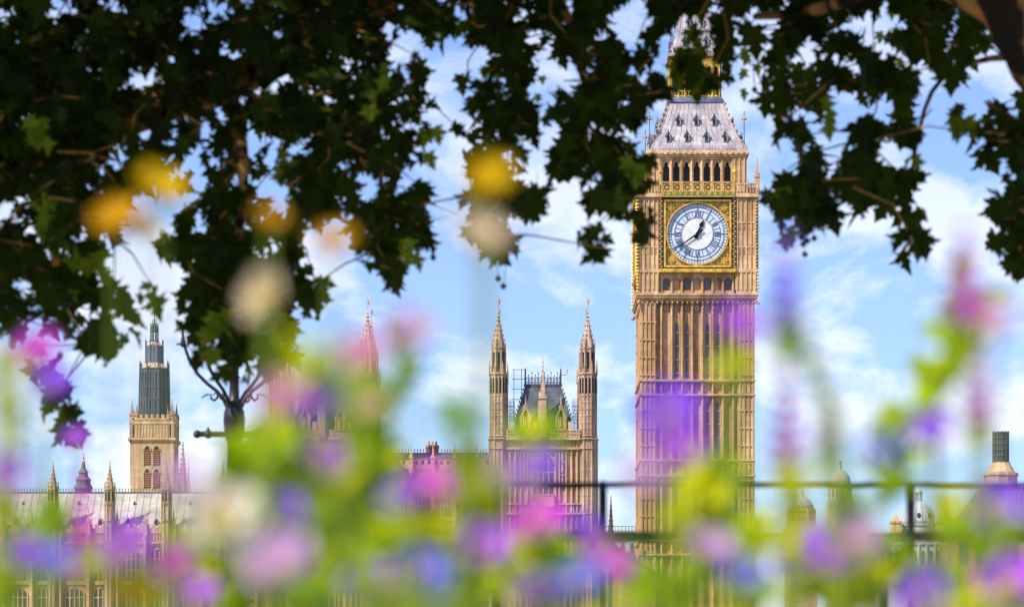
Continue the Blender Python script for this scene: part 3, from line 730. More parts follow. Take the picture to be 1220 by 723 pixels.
    b0, b1, h0, h1 = 33.5, 21.5, 498.0, 457.0
    vs = [(-b0 * u, 9 * u, z(521)), (b0 * u, 9 * u, z(521)), (b0 * u, (DEP - 9) * u, z(521)), (-b0 * u, (DEP - 9) * u, z(521)),
          (-b0 * u, 9 * u, z(h0)), (b0 * u, 9 * u, z(h0)), (b0 * u, (DEP - 9) * u, z(h0)), (-b0 * u, (DEP - 9) * u, z(h0)),
          (-b1 * u, 26 * u, z(h1)), (b1 * u, 26 * u, z(h1)), (b1 * u, (DEP - 26) * u, z(h1)), (-b1 * u, (DEP - 26) * u, z(h1))]
    r_.add(vs, [(3, 2, 1, 0), (0, 1, 5, 4), (1, 2, 6, 5), (2, 3, 7, 6), (3, 0, 4, 7), (4, 5, 9, 8), (5, 6, 10, 9), (6, 7, 11, 10), (7, 4, 8, 11), (8, 9, 10, 11)])
    r_.box(-b1 * u, b1 * u, 25.2 * u, (DEP - 25.2) * u, z(457.3), z(454.6))
    r_.build('roof', 'slate', t)
    c_ = MB()
    for yy in (26.5, DEP - 26.5):
        for i in range(12):
            x = -21 + 42 * i / 11
            c_.box((x - .35) * u, (x + .35) * u, (yy - .35) * u, (yy + .35) * u, z(454.6), z(444 if i % 2 else 441))
            c_.ball((x * u, yy * u, z(444 if i % 2 else 441)), .9 * u, 6, 4)
            if i < 11: c_.disc((x + 1.9) * u, z(449), (yy - .3) * u, (yy + .3) * u, 1.7 * u, 8, 1.15 * u)
        c_.box(-21.5 * u, 21.5 * u, (yy - .3) * u, (yy + .3) * u, z(452.4), z(451.8)); c_.box(-21.5 * u, 21.5 * u, (yy - .3) * u, (yy + .3) * u, z(447), z(446.4))
        for s_ in (-1, 1): c_.box(s_ * 21.3 * u - .9 * u, s_ * 21.3 * u + .9 * u, (yy - .9) * u, (yy + .9) * u, z(456), z(438)); c_.frus(s_ * 21.3 * u, yy * u, z(438), z(434), 1.1 * u, 0, 6)
    for s_ in (-1, 1):                                   # crockets up the hips
        for i in range(9):
            f = i / 8; x = s_ * (b0 + (b1 - b0) * f + .9); yy = 9 + 17 * f; c_.box((x - .7) * u, (x + .7) * u, (yy - .7) * u, (yy + .7) * u, z(h0 + (h1 - h0) * f + 1), z(h0 + (h1 - h0) * f - 2.6))
        for i in range(6):                               # low iron screens beside the roof
            x = s_ * (34.5 + 1.5 * i)
            c_.box((x - .3) * u, (x + .3) * u, 6 * u, 6.6 * u, z(512), z(474 if i % 2 else 477))
        c_.box(s_ * 38.2 * u - 4.4 * u, s_ * 38.2 * u + 4.4 * u, 6 * u, 6.5 * u, z(484), z(483)); c_.box(s_ * 38.2 * u - 4.4 * u, s_ * 38.2 * u + 4.4 * u, 6 * u, 6.5 * u, z(496), z(495))
        for py in (490, 501): c_.disc(s_ * 38.2 * u, z(py), 6.0 * u, 6.5 * u, 3.0 * u, 10, 2.2 * u)
    c_.build('iron_cresting', 'lead_dark', t)
    a_ = MB()                                            # access ladder frame and weather vane arm on the roof
    for x in (-35, -26): a_.tube([(x * u, 24 * u, z(500)), (x * u, 24 * u, z(437))], .35 * u, 4)
    for py in (437.5, 449, 461, 473): a_.tube([(-37 * u, 24 * u, z(py)), (-22 * u, 24 * u, z(py))], .35 * u, 4)
    a_.tube([(21.3 * u, 26.5 * u, z(443.5)), (28 * u, 26.5 * u, z(443.5)), (29.5 * u, 26.5 * u, z(437))], .4 * u, 4)
    a_.build('roof_ladder', 'lead_dark', t)
    # four octagonal turrets
    for sx_ in (-1, 1):
        for fy in (0.0, DEP):
            x, y = sx_ * HW * u, (fy + (9 if fy == 0 else -9)) * u
            m = MB()
            m.frus(x, y, 0, z(523), 12.0 * u, 12.0 * u, 8); m.frus(x, y, z(523), z(444), 11.2 * u, 10.8 * u, 8); m.frus(x, y, z(444), z(412), 8.3 * u, 7.8 * u, 8)
            for py, r_r in ((700, 13.2), (660, 13.2), (611.5, 13.2), (577, 12.9), (534, 13.6), (522.5, 14.2), (519, 12.6), (495, 11.9), (471, 11.9), (444.5, 12.6), (414, 9.0)):
                m.frus(x, y, z(py + 1.6), z(py + .2), r_r * u * .93, r_r * u, 8); m.frus(x, y, z(py + .2), z(py - .9), r_r * u, r_r * u * .95, 8)
            for py in (511, 503.5, 487, 479): m.frus(x, y, z(py + .5), z(py - .5), 11.7 * u, 11.7 * u, 8)
            for py in (560, 590, 630, 645, 680): m.frus(x, y, z(py + .5), z(py - .5), 12.6 * u, 12.6 * u, 8)
            for j in range(8):
                a = PI / 8 + j * PI / 4; ca, sa = math.cos(a), math.sin(a)
                m.frus(x + 12 * u * ca, y + 12 * u * sa, 0, z(524), 1.0 * u, 1.0 * u, 6); m.frus(x + 11 * u * ca, y + 11 * u * sa, z(522), z(446), 1.0 * u, .9 * u, 6)
                m.frus(x + 8.6 * u * ca, y + 8.6 * u * sa, z(444), z(416), .9 * u, .8 * u, 6)
                # little pinnacles standing round the waist
                m.frus(x + 11.6 * u * ca, y + 11.6 * u * sa, z(446), z(437), 1.5 * u, 1.2 * u, 4); m.frus(x + 11.6 * u * ca, y + 11.6 * u * sa, z(437), z(427), 1.5 * u, 0, 4)
                m.frus(x + 8.9 * u * ca, y + 8.9 * u * sa, z(414), z(409), 1.1 * u, .9 * u, 4); m.frus(x + 8.9 * u * ca, y + 8.9 * u * sa, z(409), z(402), 1.1 * u, 0, 4)
                a2 = j * PI / 4; c2, s2 = math.cos(a2), math.sin(a2)
                m.frus(x + 10.3 * u * c2, y + 10.3 * u * s2, z(517), z(447), .75 * u, .7 * u, 5); m.frus(x + 11.2 * u * c2, y + 11.2 * u * s2, 0, z(536), .8 * u, .8 * u, 5)
            tur = m.build('turret', 'stone_grey', t)
            m = MB(); crocket_spire(m, x, y, z(412.5), z(377), 8.2 * u, 8, 6, .17); m.tube([(x, y, z(376)), (x, y, z(369))], .5 * u, 5); m.build('turret_spire', 'stone_grey', tur)
            m = MB(); m.tube([(x, y, z(370)), (x, y, z(352))], .3 * u, 5); m.box(x - .2 * u, x + 2.0 * u, y - .2 * u, y + .2 * u, z(362), z(356)); m.build('vane', 'old_gold', tur)
            for j in range(8):                           # open lights in the two upper stages
                if fy > 0 and j not in (0, 1, 7, 2, 6): continue
                a2 = j * PI / 4; c2, s2 = math.cos(a2), math.sin(a2)
                m = MB()
                for o in (-2.1, 2.1):
                    px_, py_ = x + 10.33 * u * c2 - o * u * s2, y + 10.33 * u * s2 + o * u * c2
                    m.tube([(px_, py_, z(468)), (px_, py_, z(450))], .95 * u, 4)
                px_, py_ = x + 7.55 * u * c2, y + 7.55 * u * s2
                m.tube([(px_, py_, z(438)), (px_, py_, z(419))], 1.25 * u, 4)
                m.build('light_opening', 'dark', tur)
    return t
palace_tower(647.3, 285.0, 'palace tower with slate roof between tall turrets, standing just beside the clock tower')
palace_tower(384.5, 287.5, 'palace tower with twin turrets, half hidden behind the street lamp leaves and flowers')

# ------------------------------------------------------------------ palace ranges
def palace_range(name, label, x0, x1, D2, ridge, eave, parapet, bay, roofmat, wallmat, depth=120, dorm=(), crest=True, turrets=(), xphase=0):
    u = D2 / F
    def z(py): return ZC + (HOR - py) * u
    def X(px): return (px - (x0 + x1) / 2) * u
    t = thing(name, label, 'palace', (((x0 + x1) / 2 - 610) * u, D2, 0))
    m = MB(); m.box(X(x0), X(x1), 0, depth * u, 0, z(parapet + 3)); m.build('wall', wallmat, t)
    m = MB()
    yb = 6 * u; yr = depth / 2 * u
    m.add([(X(x0), yb, z(eave)), (X(x1), yb, z(eave)), (X(x1), yr, z(ridge)), (X(x0), yr, z(ridge)), (X(x1), depth * u - yb, z(eave)), (X(x0), depth * u - yb, z(eave))],
          [(0, 1, 2, 3), (3, 2, 4, 5), (1, 4, 2), (0, 3, 5), (0, 5, 4, 1)])
    rf_ = m.build('roof', roofmat, t)
    m = MB(); k = x0 + 6
    while k < x1:
        m.tube([(X(k), yb - .2 * u, z(eave) + .3 * u), (X(k), yr, z(ridge) + .3 * u)], .4 * u, 4); k += bay / 4
    m.build('roof_roll', roofmat, rf_)
    if crest:
        m = MB(); k = x0 + 1
        m.box(X(x0), X(x1), yr - .6 * u, yr + .6 * u, z(ridge + .6), z(ridge - 1.4))
        while k < x1:
            m.box(X(k) - .35 * u, X(k) + .35 * u, yr - .3 * u, yr + .3 * u, z(ridge), z(ridge - 5)); m.ball((X(k), yr, z(ridge - 5)), .8 * u, 5, 4); k += 3.6
        m.build('ridge_cresting', 'lead_dark', t)
    for (px, py, s) in dorm:
        f = (eave - py) / (eave - ridge); yy = yb + (yr - yb) * f
        m = MB(); m.prism([(X(px - s), z(py + s)), (X(px + s), z(py + s)), (X(px + s), z(py - s * .6)), (X(px), z(py - s * 2.0)), (X(px - s), z(py - s * .6))], yy - 3.0 * u * s / 3, yy + 8 * u)
        d_ = m.build('dormer', roofmat, t)
        m = MB(); m.prism(arch_pts(X(px), s * .68 * u, z(py + s * .85), z(py - s * .3), z(py - s * 1.3)), yy - 3.15 * u * s / 3, yy - 2.0 * u * s / 3); m.build('opening', 'dark', d_)
    # parapet with merlons, strings, buttresses and windows
    m = MB(); m.box(X(x0), X(x1), -1.5 * u, 2.5 * u, z(parapet + 3), z(parapet - 3)); k = x0 + 3
    while k < x1 - 2:
        m.box(X(k - 2), X(k + 2), -1.4 * u, 2.4 * u, z(parapet - 3), z(parapet - 8)); k += 7.5
    m.box(X(x0), X(x1), -2.6 * u, .1 * u, z(parapet + 15.5), z(parapet + 13)); m.build('parapet', wallmat, t)
    k = x0 + bay / 2 + xphase; lv = [(parapet + 20, parapet + 58), (parapet + 66, parapet + 104)]
    fr = MB()
    for i in range(60):
        bx = x0 + xphase + bay * i
        if bx > x1: break
        if bx < x0 + 2: continue
        b = MB(); b.box(X(bx) - 2.6 * u, X(bx) + 2.6 * u, -5.5 * u, .1 * u, 0, z(parapet + 1)); b.box(X(bx) - 1.0 * u, X(bx) + 1.0 * u, -6.6 * u, -5.4 * u, 0, z(parapet + 5))
        pinnacle(b, X(bx), -2.8 * u, z(parapet + 1), z(parapet - 10), z(parapet - 26), 2.2 * u, 4)
        b.build('buttress', 'stone_pale', t)
    while k < x1 - bay * .3:
        for (a, b_) in lv:
            hw = bay * .33
            m = MB(); m.prism(arch_pts(X(k), hw * u, z(b_), z(a + 9), z(a + 2)), -.6 * u, -.02 * u); w_ = m.build('window', 'glass', t)
            m = MB()
            for o in (-1, -.5, 0, .5, 1): m.box(X(k + o * hw) - .7 * u, X(k + o * hw) + .7 * u, -1.7 * u, -.5 * u, z(b_), z(a + (8 if abs(o) > .9 else 4)))
            for q in (.35, .7): m.box(X(k - hw), X(k + hw), -1.4 * u, -.55 * u, z(a + (b_ - a) * q + .6), z(a + (b_ - a) * q - .6))
            m.build('mullion', 'stone_pale', w_)
        fr.box(X(k - bay * .4), X(k + bay * .4), -1.8 * u, -.02 * u, z(lv[0][1] + 6), z(lv[0][1] + 1.5))
        for i in range(7): fr.box(X(k + bay * .05 * (2 * i - 6)) - .5 * u, X(k + bay * .05 * (2 * i - 6)) + .5 * u, -1.1 * u, -.02 * u, z(parapet + 12.9), z(parapet + 3.5))
        k += bay
    fr.build('panelling', 'stone_pale', t)
    for px in turrets:
        m = MB(); x, y = X(px), -4 * u
        m.frus(x, y, 0, z(582), 6.4 * u, 5.6 * u, 8)
        for py in (620, 600, 582.5, parapet + 14): m.frus(x, y, z(py + 1.2), z(py - .8), 7.0 * u, 7.2 * u, 8)
        for j in range(8):
            a = PI / 8 + j * PI / 4; m.frus(x + 6.1 * u * math.cos(a), y + 6.1 * u * math.sin(a), 0, z(584), .7 * u, .6 * u, 5)
            m.frus(x + 6.4 * u * math.cos(a), y + 6.4 * u * math.sin(a), z(582), z(573), 1.0 * u, 0, 4)
        tu = m.build('turret', 'stone_grey', t)
        m = MB(); crocket_spire(m, x, y, z(582), z(557), 5.2 * u, 8, 5, .2); m.tube([(x, y, z(557)), (x, y, z(548))], .35 * u, 4); m.build('turret_spire', 'stone_grey', tu)
        m = MB()
        for j in (5, 6, 7): a2 = j * PI / 4; m.tube([(x + 5.5 * u * math.cos(a2), y + 5.5 * u * math.sin(a2), z(597)), (x + 5.4 * u * math.cos(a2), y + 5.4 * u * math.sin(a2), z(586))], .9 * u, 4)
        m.build('light_opening', 'dark', tu)
    return t
palace_range('palace_hall', 'long palace hall with pale lead roof, tiny dormers and spired turrets', -60, 318, 320.0, 583, 629, 632, 33.75, 'lead_roof', 'stone', 110,
             [(21.5 + 33.5 * i, 597, 1.9) for i in range(-2, 9)] + [(17.5 + 33.5 * i, 622, 3.4) for i in range(-2, 9)], True, (64, 131.5, 199, 266), 31)
palace_range('palace_range', 'lower palace range with dark slate roof and iron cresting between the twin turreted towers', 452, 583, 296.0, 537, 549, 556, 26, 'slate', 'stone', 80,
             (), True, (), 12)
palace_range('linking_range', 'stone range with battlements filling the gap left of the half hidden palace tower', 250, 319, 302.0, 634, 648, 650, 23, 'slate', 'stone', 40, (), False, (), 10)
u = 300 / F
t = thing('roof_chimney', 'square dark chimney stack rising above the slate palace range', 'chimney', ((515 - 610) * u, 300.0, 0))
m = MB(); m.box(-7 * u, 7 * u, 3 * u, 15 * u, 0, ZC + (HOR - 533) * u); m.build('stack', 'stone_panel', t)
m = MB(); m.box(-8 * u, 8 * u, 2 * u, 16 * u, ZC + (HOR - 533) * u, ZC + (HOR - 530) * u)
m.build('cap', 'stone_grey', t)
m = MB()
for i in range(3): m.frus((-4.4 + 4.4 * i) * u, 9 * u, ZC + (HOR - 530) * u, ZC + (HOR - 525) * u, 1.6 * u, 1.3 * u, 8)
m.build('chimney_pot', 'stone_panel', t)

# ------------------------------------------------------------------ square stone tower under a leaded lantern
D2 = 380.0; u = D2 / F
def z(py): return ZC + (HOR - py) * u
t = thing('lantern_tower', 'square pale stone tower with brown louvres and a tiered blue lead lantern on top', 'tower', ((181 - 610) * u, D2, 0))
cy = 26 * u
m = MB(); m.box(-26 * u, 26 * u, 0, 52 * u, 0, z(500)); m.build('tower_body', 'stone_pale', t)
m = MB(); m.box(-28.6 * u, 28.6 * u, -2.6 * u, 54.6 * u, z(524), z(521.5)); m.box(-27.4 * u, 27.4 * u, -1.4 * u, 53.4 * u, z(526), z(524)); m.box(-27 * u, 27 * u, -1 * u, 53 * u, z(505), z(502.5))
m.build('string_course', 'stone_pale', t)
m = MB(); q = MB()
q.box(-23 * u, 23 * u, -26.6 * u, -24.0 * u, z(500.2), z(498))
for i in range(13): x = -22 + 3.67 * i; q.box((x - .7) * u, (x + .7) * u, -26.6 * u, -24.4 * u, z(521.4), z(506)); q.prism([((x - 1.9) * u, z(509)), ((x - 1.9) * u, z(505)), ((x + 1.9) * u, z(505)), ((x + 1.9) * u, z(509)), (x * u, z(506.4))], -26.3 * u, -25.6 * u)
for i in range(7): x = -19.5 + 6.5 * i; q.box((x - 1.9) * u, (x + 1.9) * u, -26.4 * u, -24.4 * u, z(498), z(493.5))
q = q.all4(); q.v = [(a, b + cy, c) for a, b, c in q.v]; q.build('parapet', 'stone_pale', t)
for sx_ in (-1, 1):
    for sy_ in (-1, 1):
        m = MB(); pinnacle(m, sx_ * 23.8 * u, cy + sy_ * 23.8 * u, z(521), z(494), z(478), 2.8 * u, 4); pinnacle(m, sx_ * 18.6 * u, cy + sy_ * 24 * u, z(505), z(497), z(485), 1.8 * u, 3); m.build('pinnacle', 'stone_grey', t)
for k in (0, 3, 1):
    for x in (-5.6, 5.6):
        for a, b_ in ((531, 554), (558.5, 581)):
            m = MB(); m.prism(arch_pts(x * u, 3.9 * u, z(b_), z(a + 6), z(a)), -26.3 * u, -25.9 * u)
            o = m.turned(k); o.v = [(p, q_ + cy, r) for p, q_, r in o.v]; w_ = o.build('louvre_window', 'dark', t)
            m = MB()
            for i in range(7): py = b_ - 1.5 - 2.6 * i; m.box((x - 3.4) * u, (x + 3.4) * u, -27.0 * u, -26.2 * u, z(py + .2), z(py - 1.4))
            o = m.turned(k); o.v = [(p, q_ + cy, r) for p, q_, r in o.v]; o.build('louvre', 'louvre', w_)
            m = MB(); op = arch_pts(x * u, 5.1 * u, z(b_), z(a + 5.5), z(a - 1.6)); ip = arch_pts(x * u, 3.9 * u, z(b_), z(a + 6), z(a))
            for i in range(2, len(op)): j = (i + 1) % len(op); m.prism([op[i], op[j], ip[j], ip[i]], -27.2 * u, -25.9 * u) if j > 1 or i == len(op) - 1 else None
            o = m.turned(k); o.v = [(p, q_ + cy, r) for p, q_, r in o.v]; o.build('surround', 'stone_pale', w_)
m = MB(); m.frus(0, cy, z(503), z(437), 19.5 * u, 17.6 * u, 8); lan = m.build('lead_lantern', 'lead', t)
m = MB()
for j in range(8):
    a = PI / 8 + j * PI / 4; ca, sa = math.cos(a), math.sin(a)
    m.tube([(19.6 * u * ca, cy + 19.6 * u * sa, z(503)), (17.8 * u * ca, cy + 17.8 * u * sa, z(430))], .9 * u, 5); m.frus(18.0 * u * ca, cy + 18 * u * sa, z(430), z(425), .7 * u, 0, 5)
    a2 = a + PI / 8; c2, s2 = math.cos(a2), math.sin(a2)
    m.tube([(18.1 * u * c2, cy + 18.1 * u * s2, z(503)), (16.4 * u * c2, cy + 16.4 * u * s2, z(437))], .6 * u, 4)
for py, r_ in ((437, 18.6), (460, 19.0), (474, 19.2), (488, 19.6), (502, 20)): m.frus(0, cy, z(py + .9), z(py - .6), r_ * u, r_ * u, 8)
m.build('lantern_rib', 'lead_dark', lan)
m = MB()
for j in range(8):
    a2 = j * PI / 4; c2, s2 = math.cos(a2), math.sin(a2)
    for (p0, p1) in ((458, 441), (472, 462), (486.5, 476), (500, 490)):
        for o in (-3.3, 3.3):
            r_ = (17.85 + (p0 - 470) / 66 * 1.75) * u * math.cos(PI / 8) + .35 * u
            x, y = r_ * c2 - o * u * s2, cy + r_ * s2 + o * u * c2
            m.tube([(x, y, z(p0)), (x, y, z(p1))], [1.5 * u, 1.5 * u], 4)
m.build('lantern_pane', 'glass', lan)
m = MB(); m.frus(0, cy, z(437), z(430), 17.4 * u, 11.5 * u, 8); m.build('lantern_shoulder', 'stone_grey', t)
m = MB(); m.frus(0, cy, z(430.2), z(409), 11.0 * u, 10.2 * u, 8)
for j in range(8):
    a = PI / 8 + j * PI / 4; ca, sa = math.cos(a), math.sin(a); m.frus(10.9 * u * ca, cy + 10.9 * u * sa, z(430), z(402), .8 * u, .6 * u, 5)
    a2 = a + PI / 8; m.frus(9.9 * u * math.cos(a2), cy + 9.9 * u * math.sin(a2), z(428), z(411), .7 * u, .6 * u, 5)
m.build('middle_tier', 'lead', t)
m = MB(); m.frus(0, cy, z(409), z(404.5), 10.4 * u, 5.5 * u, 8); m.build('upper_shoulder', 'stone_grey', t)
m = MB()
for j in range(8): a = PI / 8 + j * PI / 4; m.frus(4.6 * u * math.cos(a), cy + 4.6 * u * math.sin(a), z(405), z(382), .8 * u, .6 * u, 5)
m.frus(0, cy, z(392), z(389), 5.4 * u, 5.4 * u, 8); m.frus(0, cy, z(405), z(403), 5.6 * u, 5.6 * u, 8); m.frus(0, cy, z(389), z(381), 4.9 * u, 1.2 * u, 8); m.tube([(0, cy, z(382)), (0, cy, z(370))], .5 * u, 5)
for j in range(4): m.tube([(2.6 * u * math.cos(j * 1.57 + .4), cy + 2.6 * u * math.sin(j * 1.57 + .4), z(386)), (2.6 * u * math.cos(j * 1.57 + .4), cy + 2.6 * u * math.sin(j * 1.57 + .4), z(377))], .35 * u, 4)
m.build('top_tier', 'lead_dark', t)

D2 = 350.0; u = D2 / F
t = thing('spired_stair_turret', 'slender crocketed stone spire beside the square tower with blue lantern', 'spire', ((217 - 610) * u, D2, 0))
m = MB(); m.frus(0, 8 * u, 0, z(584), 7 * u, 6.4 * u, 8); m.build('turret', 'stone_grey', t)
m = MB(); crocket_spire(m, 0, 8 * u, z(584), z(530), 6.2 * u, 8, 9, .2)
for x in (-7, 7): pinnacle(m, x * u, 4 * u, z(600), z(578), z(552), 2.0 * u, 5)
m.build('spire', 'stone_grey', t)
D2 = 400.0; u = D2 / F
t = thing('copper_cupola', 'small stepped green copper cupola with a gold tip rising behind the pale hall roof', 'cupola', ((97.5 - 610) * u, D2, 0))
m = MB(); m.frus(0, 14 * u, 0, z(579), 10 * u, 10 * u, 8); m.build('drum', 'copper', t)
m = MB()
for r0, r1, a, b_ in ((12, 10.5, 581, 577), (9.5, 8.4, 577, 571), (10, 7, 571, 567), (6, 5.2, 567, 562), (6.8, 3.4, 562, 557), (2.8, 2.0, 557, 551)): m.frus(0, 14 * u, z(a), z(b_), r0 * u, r1 * u, 8)
m.build('stepped_roof', 'copper', t)
m = MB(); m.ball((0, 14 * u, z(549)), 2.2 * u, 8, 6); m.ball((0, 14 * u, z(544)), 1.5 * u, 8, 6); m.tube([(0, 14 * u, z(551)), (0, 14 * u, z(538))], .4 * u, 5); m.build('finial', 'old_gold', t)

# ------------------------------------------------------------------ the distance, right
D2 = 620.0; u = D2 / F
t = thing('domed_tower', 'far pale tower with small smooth pale dome, middle of the three domes', 'domed tower', ((1002 - 610) * u, D2, 0))
m = MB(); m.sq(0, 14 * u, 0, z(596), 15 * u, 15 * u); m.build('tower_body', 'white_stone', t)
m = MB(); m.frus(0, 14 * u, z(596), z(578), 13.4 * u, 13 * u, 16)
for j in range(16): a = j * PI / 8; m.frus(13.6 * u * math.cos(a), 14 * u + 13.6 * u * math.sin(a), z(595), z(579), .8 * u, .8 * u, 6)
m.frus(0, 14 * u, z(578), z(575), 14.6 * u, 14.6 * u, 16); m.build('drum', 'white_stone', t)
m = MB(); m.lathe(0, 14 * u, [(13.2 * u * math.cos(i * PI / 20), z(575) + 17 * u * math.sin(i * PI / 20)) for i in range(10)] + [(1.5 * u, z(557.6))], 24); m.build('dome', 'white_stone', t, smooth=True)
m = MB(); m.frus(0, 14 * u, z(559), z(551), 2.6 * u, 2.2 * u, 8); m.ball((0, 14 * u, z(549)), 2.6 * u, 8, 6); m.frus(0, 14 * u, z(547), z(541), .8 * u, 0, 6); m.build('finial', 'white_stone', t)
m = MB()
for j in (9, 11, 13, 15): a = j * PI / 8 + PI / 8; m.tube([(13.15 * u * math.cos(a), 14 * u + 13.15 * u * math.sin(a), z(592)), (13.1 * u * math.cos(a), 14 * u + 13.1 * u * math.sin(a), z(583))], 1.2 * u, 5)
m.build('drum_window', 'dark', t)

D2 = 560.0; u = D2 / F
t = thing('corner_pavilion_tower', 'far stone tower with round openings and low dome, nearest the clock tower', 'domed tower', ((956 - 610) * u, D2, 0))
m = MB(); m.sq(0, 17 * u, 0, z(632), 18 * u, 18 * u); m.sq(0, 17 * u, z(632), z(628), 20 * u, 20 * u); m.frus(0, 17 * u, z(628), z(608), 17 * u, 16 * u, 8); m.frus(0, 17 * u, z(608), z(605), 18 * u, 18 * u, 8)
for j in range(8): a = PI / 8 + j * PI / 4; m.frus(16.8 * u * math.cos(a), 17 * u + 16.8 * u * math.sin(a), z(628), z(607), 1.7 * u, 1.5 * u, 8)
m.build('tower_body', 'stone_pale', t)
m = MB(); m.lathe(0, 17 * u, [(16 * u, z(605)), (14.5 * u, z(600)), (11 * u, z(595)), (6 * u, z(591.5)), (3 * u, z(590)), (2.6 * u, z(584)), (.4 * u, z(580))], 16); m.build('dome', 'dome', t, smooth=True)
for j in (5, 6, 7):
    a = j * PI / 4; m = MB(); c = Vector((15.4 * u * math.cos(a), 17 * u + 15.4 * u * math.sin(a), z(617))); m.ball(c, 3.1 * u, 10, 6); m.build('round_window', 'dark', t)

D2 = 540.0; u = D2 / F
t = thing('white_domed_building', 'long white stone building with a grey ribbed dome, seen under the railing on the right', 'building', ((1098 - 610) * u, D2, 0))
m = MB(); m.box(-75 * u, 62 * u, 0, 60 * u, 0, z(648)); m.box(-77 * u, 64 * u, -2 * u, 62 * u, z(648), z(645)); m.box(-34 * u, 34 * u, 10 * u, 50 * u, z(645), z(634)); m.build('wall', 'white_stone', t)
m = MB(); m.frus(0, 30 * u, z(634), z(625), 21 * u, 20.5 * u, 24); m.frus(0, 30 * u, z(625), z(622.5), 22 * u, 22 * u, 24); m.build('drum', 'white_stone', t)
m = MB(); m.lathe(0, 30 * u, [(20 * u * math.cos(i * PI / 22), z(622.6) + 29 * u * math.sin(i * PI / 22)) for i in range(10)] + [(5 * u, z(595))], 32); m.build('dome', 'dome', t, smooth=True)
m = MB()
for j in range(16):
    a = j * PI / 8 + .1; m.tube([((20.2 * math.cos(i * PI / 22)) * u * math.cos(a), 30 * u + (20.2 * math.cos(i * PI / 22)) * u * math.sin(a), z(622.6) + 29.2 * u * math.sin(i * PI / 22)) for i in range(9)], .5 * u, 5)
m.build('dome_rib', 'white_stone', t)
m = MB()
for j in range(8): a = j * PI / 4; m.frus(4.2 * u * math.cos(a), 30 * u + 4.2 * u * math.sin(a), z(596), z(585), .8 * u, .8 * u, 6)
m.frus(0, 30 * u, z(597), z(595), 5.6 * u, 5.6 * u, 12); m.frus(0, 30 * u, z(585), z(583), 5.4 * u, 5.4 * u, 12); m.frus(0, 30 * u, z(583), z(577), 4.6 * u, .5 * u, 12); m.build('dome_lantern', 'white_stone', t)
m = MB()
for j in (11, 13): a = j * PI / 8 + .3; m.ball((18 * u * math.cos(a), 30 * u + 18.2 * u * math.sin(a), z(613)), 2.6 * u, 8, 6, 1.4)
m.build('dome_window', 'dark', t)
for x in (-29, 25):
    m = MB(); m.box((x - 6) * u, (x + 6) * u, 8 * u, 20 * u, z(645), z(622)); m.box((x - 7.2) * u, (x + 7.2) * u, 6.8 * u, 21.2 * u, z(622), z(619.5)); m.frus(x * u, 14 * u, z(619.5), z(610), 6.5 * u, .8 * u, 4); m.build('corner_turret', 'stone_pale', t)
for i in range(14):
    x = -66 + 9.6 * i
    m = MB(); m.prism(arch_pts(x * u, 2.2 * u, z(672), z(659), z(655)), -.6 * u, .02 * u); m.build('window', 'glass', t)
    m = MB(); m.box((x + 3.8) * u, (x + 5.4) * u, -2.0 * u, .02 * u, z(690), z(648)); m.build('pilaster', 'white_stone', t)

D2 = 290.0; u = D2 / F
t = thing('chimneyed_office_building', 'building with sloping dark bronze roof and tall banded ventilation chimney at the right edge', 'office building', ((1200 - 610) * u, D2, 0))
m = MB(); m.box(-64 * u, 190 * u, 0, 120 * u, 0, z(636)); m.build('wall', 'stone_panel', t)
m = MB(); m.add([(-66 * u, -2 * u, z(636)), (192 * u, -2 * u, z(636)), (192 * u, 122 * u, z(636)), (-66 * u, 122 * u, z(636)), (-22 * u, 40 * u, z(577)), (150 * u, 40 * u, z(577)), (150 * u, 80 * u, z(577)), (-22 * u, 80 * u, z(577))],
             [(3, 2, 1, 0), (4, 5, 6, 7), (0, 1, 5, 4), (1, 2, 6, 5), (2, 3, 7, 6), (3, 0, 4, 7)]); rf_ = m.build('roof', 'bronze', t)
m = MB()
for i in range(34):
    f = i / 33; m.tube([((-66 + 258 * f) * u, -2.2 * u, z(636)), ((-22 + 172 * f) * u, 39.8 * u, z(577))], .8 * u, 4)
m.build('roof_rib', 'lead', rf_)
m = MB()
for x in (2, 62): 
    c = MB(); yy = 60 * u
    c.frus(x * u, yy, z(577.2), z(562), 20.5 * u, 20 * u, 12); c.frus(x * u, yy, z(562), z(558.5), 21.5 * u, 21 * u, 12); c.frus(x * u, yy, z(558.5), z(546), 17.5 * u, 11 * u, 12)
    ch = c.build('chimney_base', 'stone_pale', t)
    c = MB(); c.frus(x * u, yy, z(546.2), z(509), 9.4 * u, 9.0 * u, 12); c.build('chimney_flue', 'bronze', ch)
    c = MB()
    for py in (509.5, 516, 523, 530, 537, 545): c.frus(x * u, yy, z(py + .6), z(py - .6), 10.2 * u, 10.2 * u, 12)
    for j in range(12): a = j * PI / 6; c.frus(x * u + 9.7 * u * math.cos(a), yy + 9.7 * u * math.sin(a), z(545), z(508), .55 * u, .55 * u, 5)
    c.build('chimney_band', 'lead', ch)
for i in range(12):
    m = MB(); x = -52 + 20 * i; m.box((x - 5) * u, (x + 5) * u, -.5 * u, .02 * u, z(672), z(646)); m.build('window', 'glass', t)

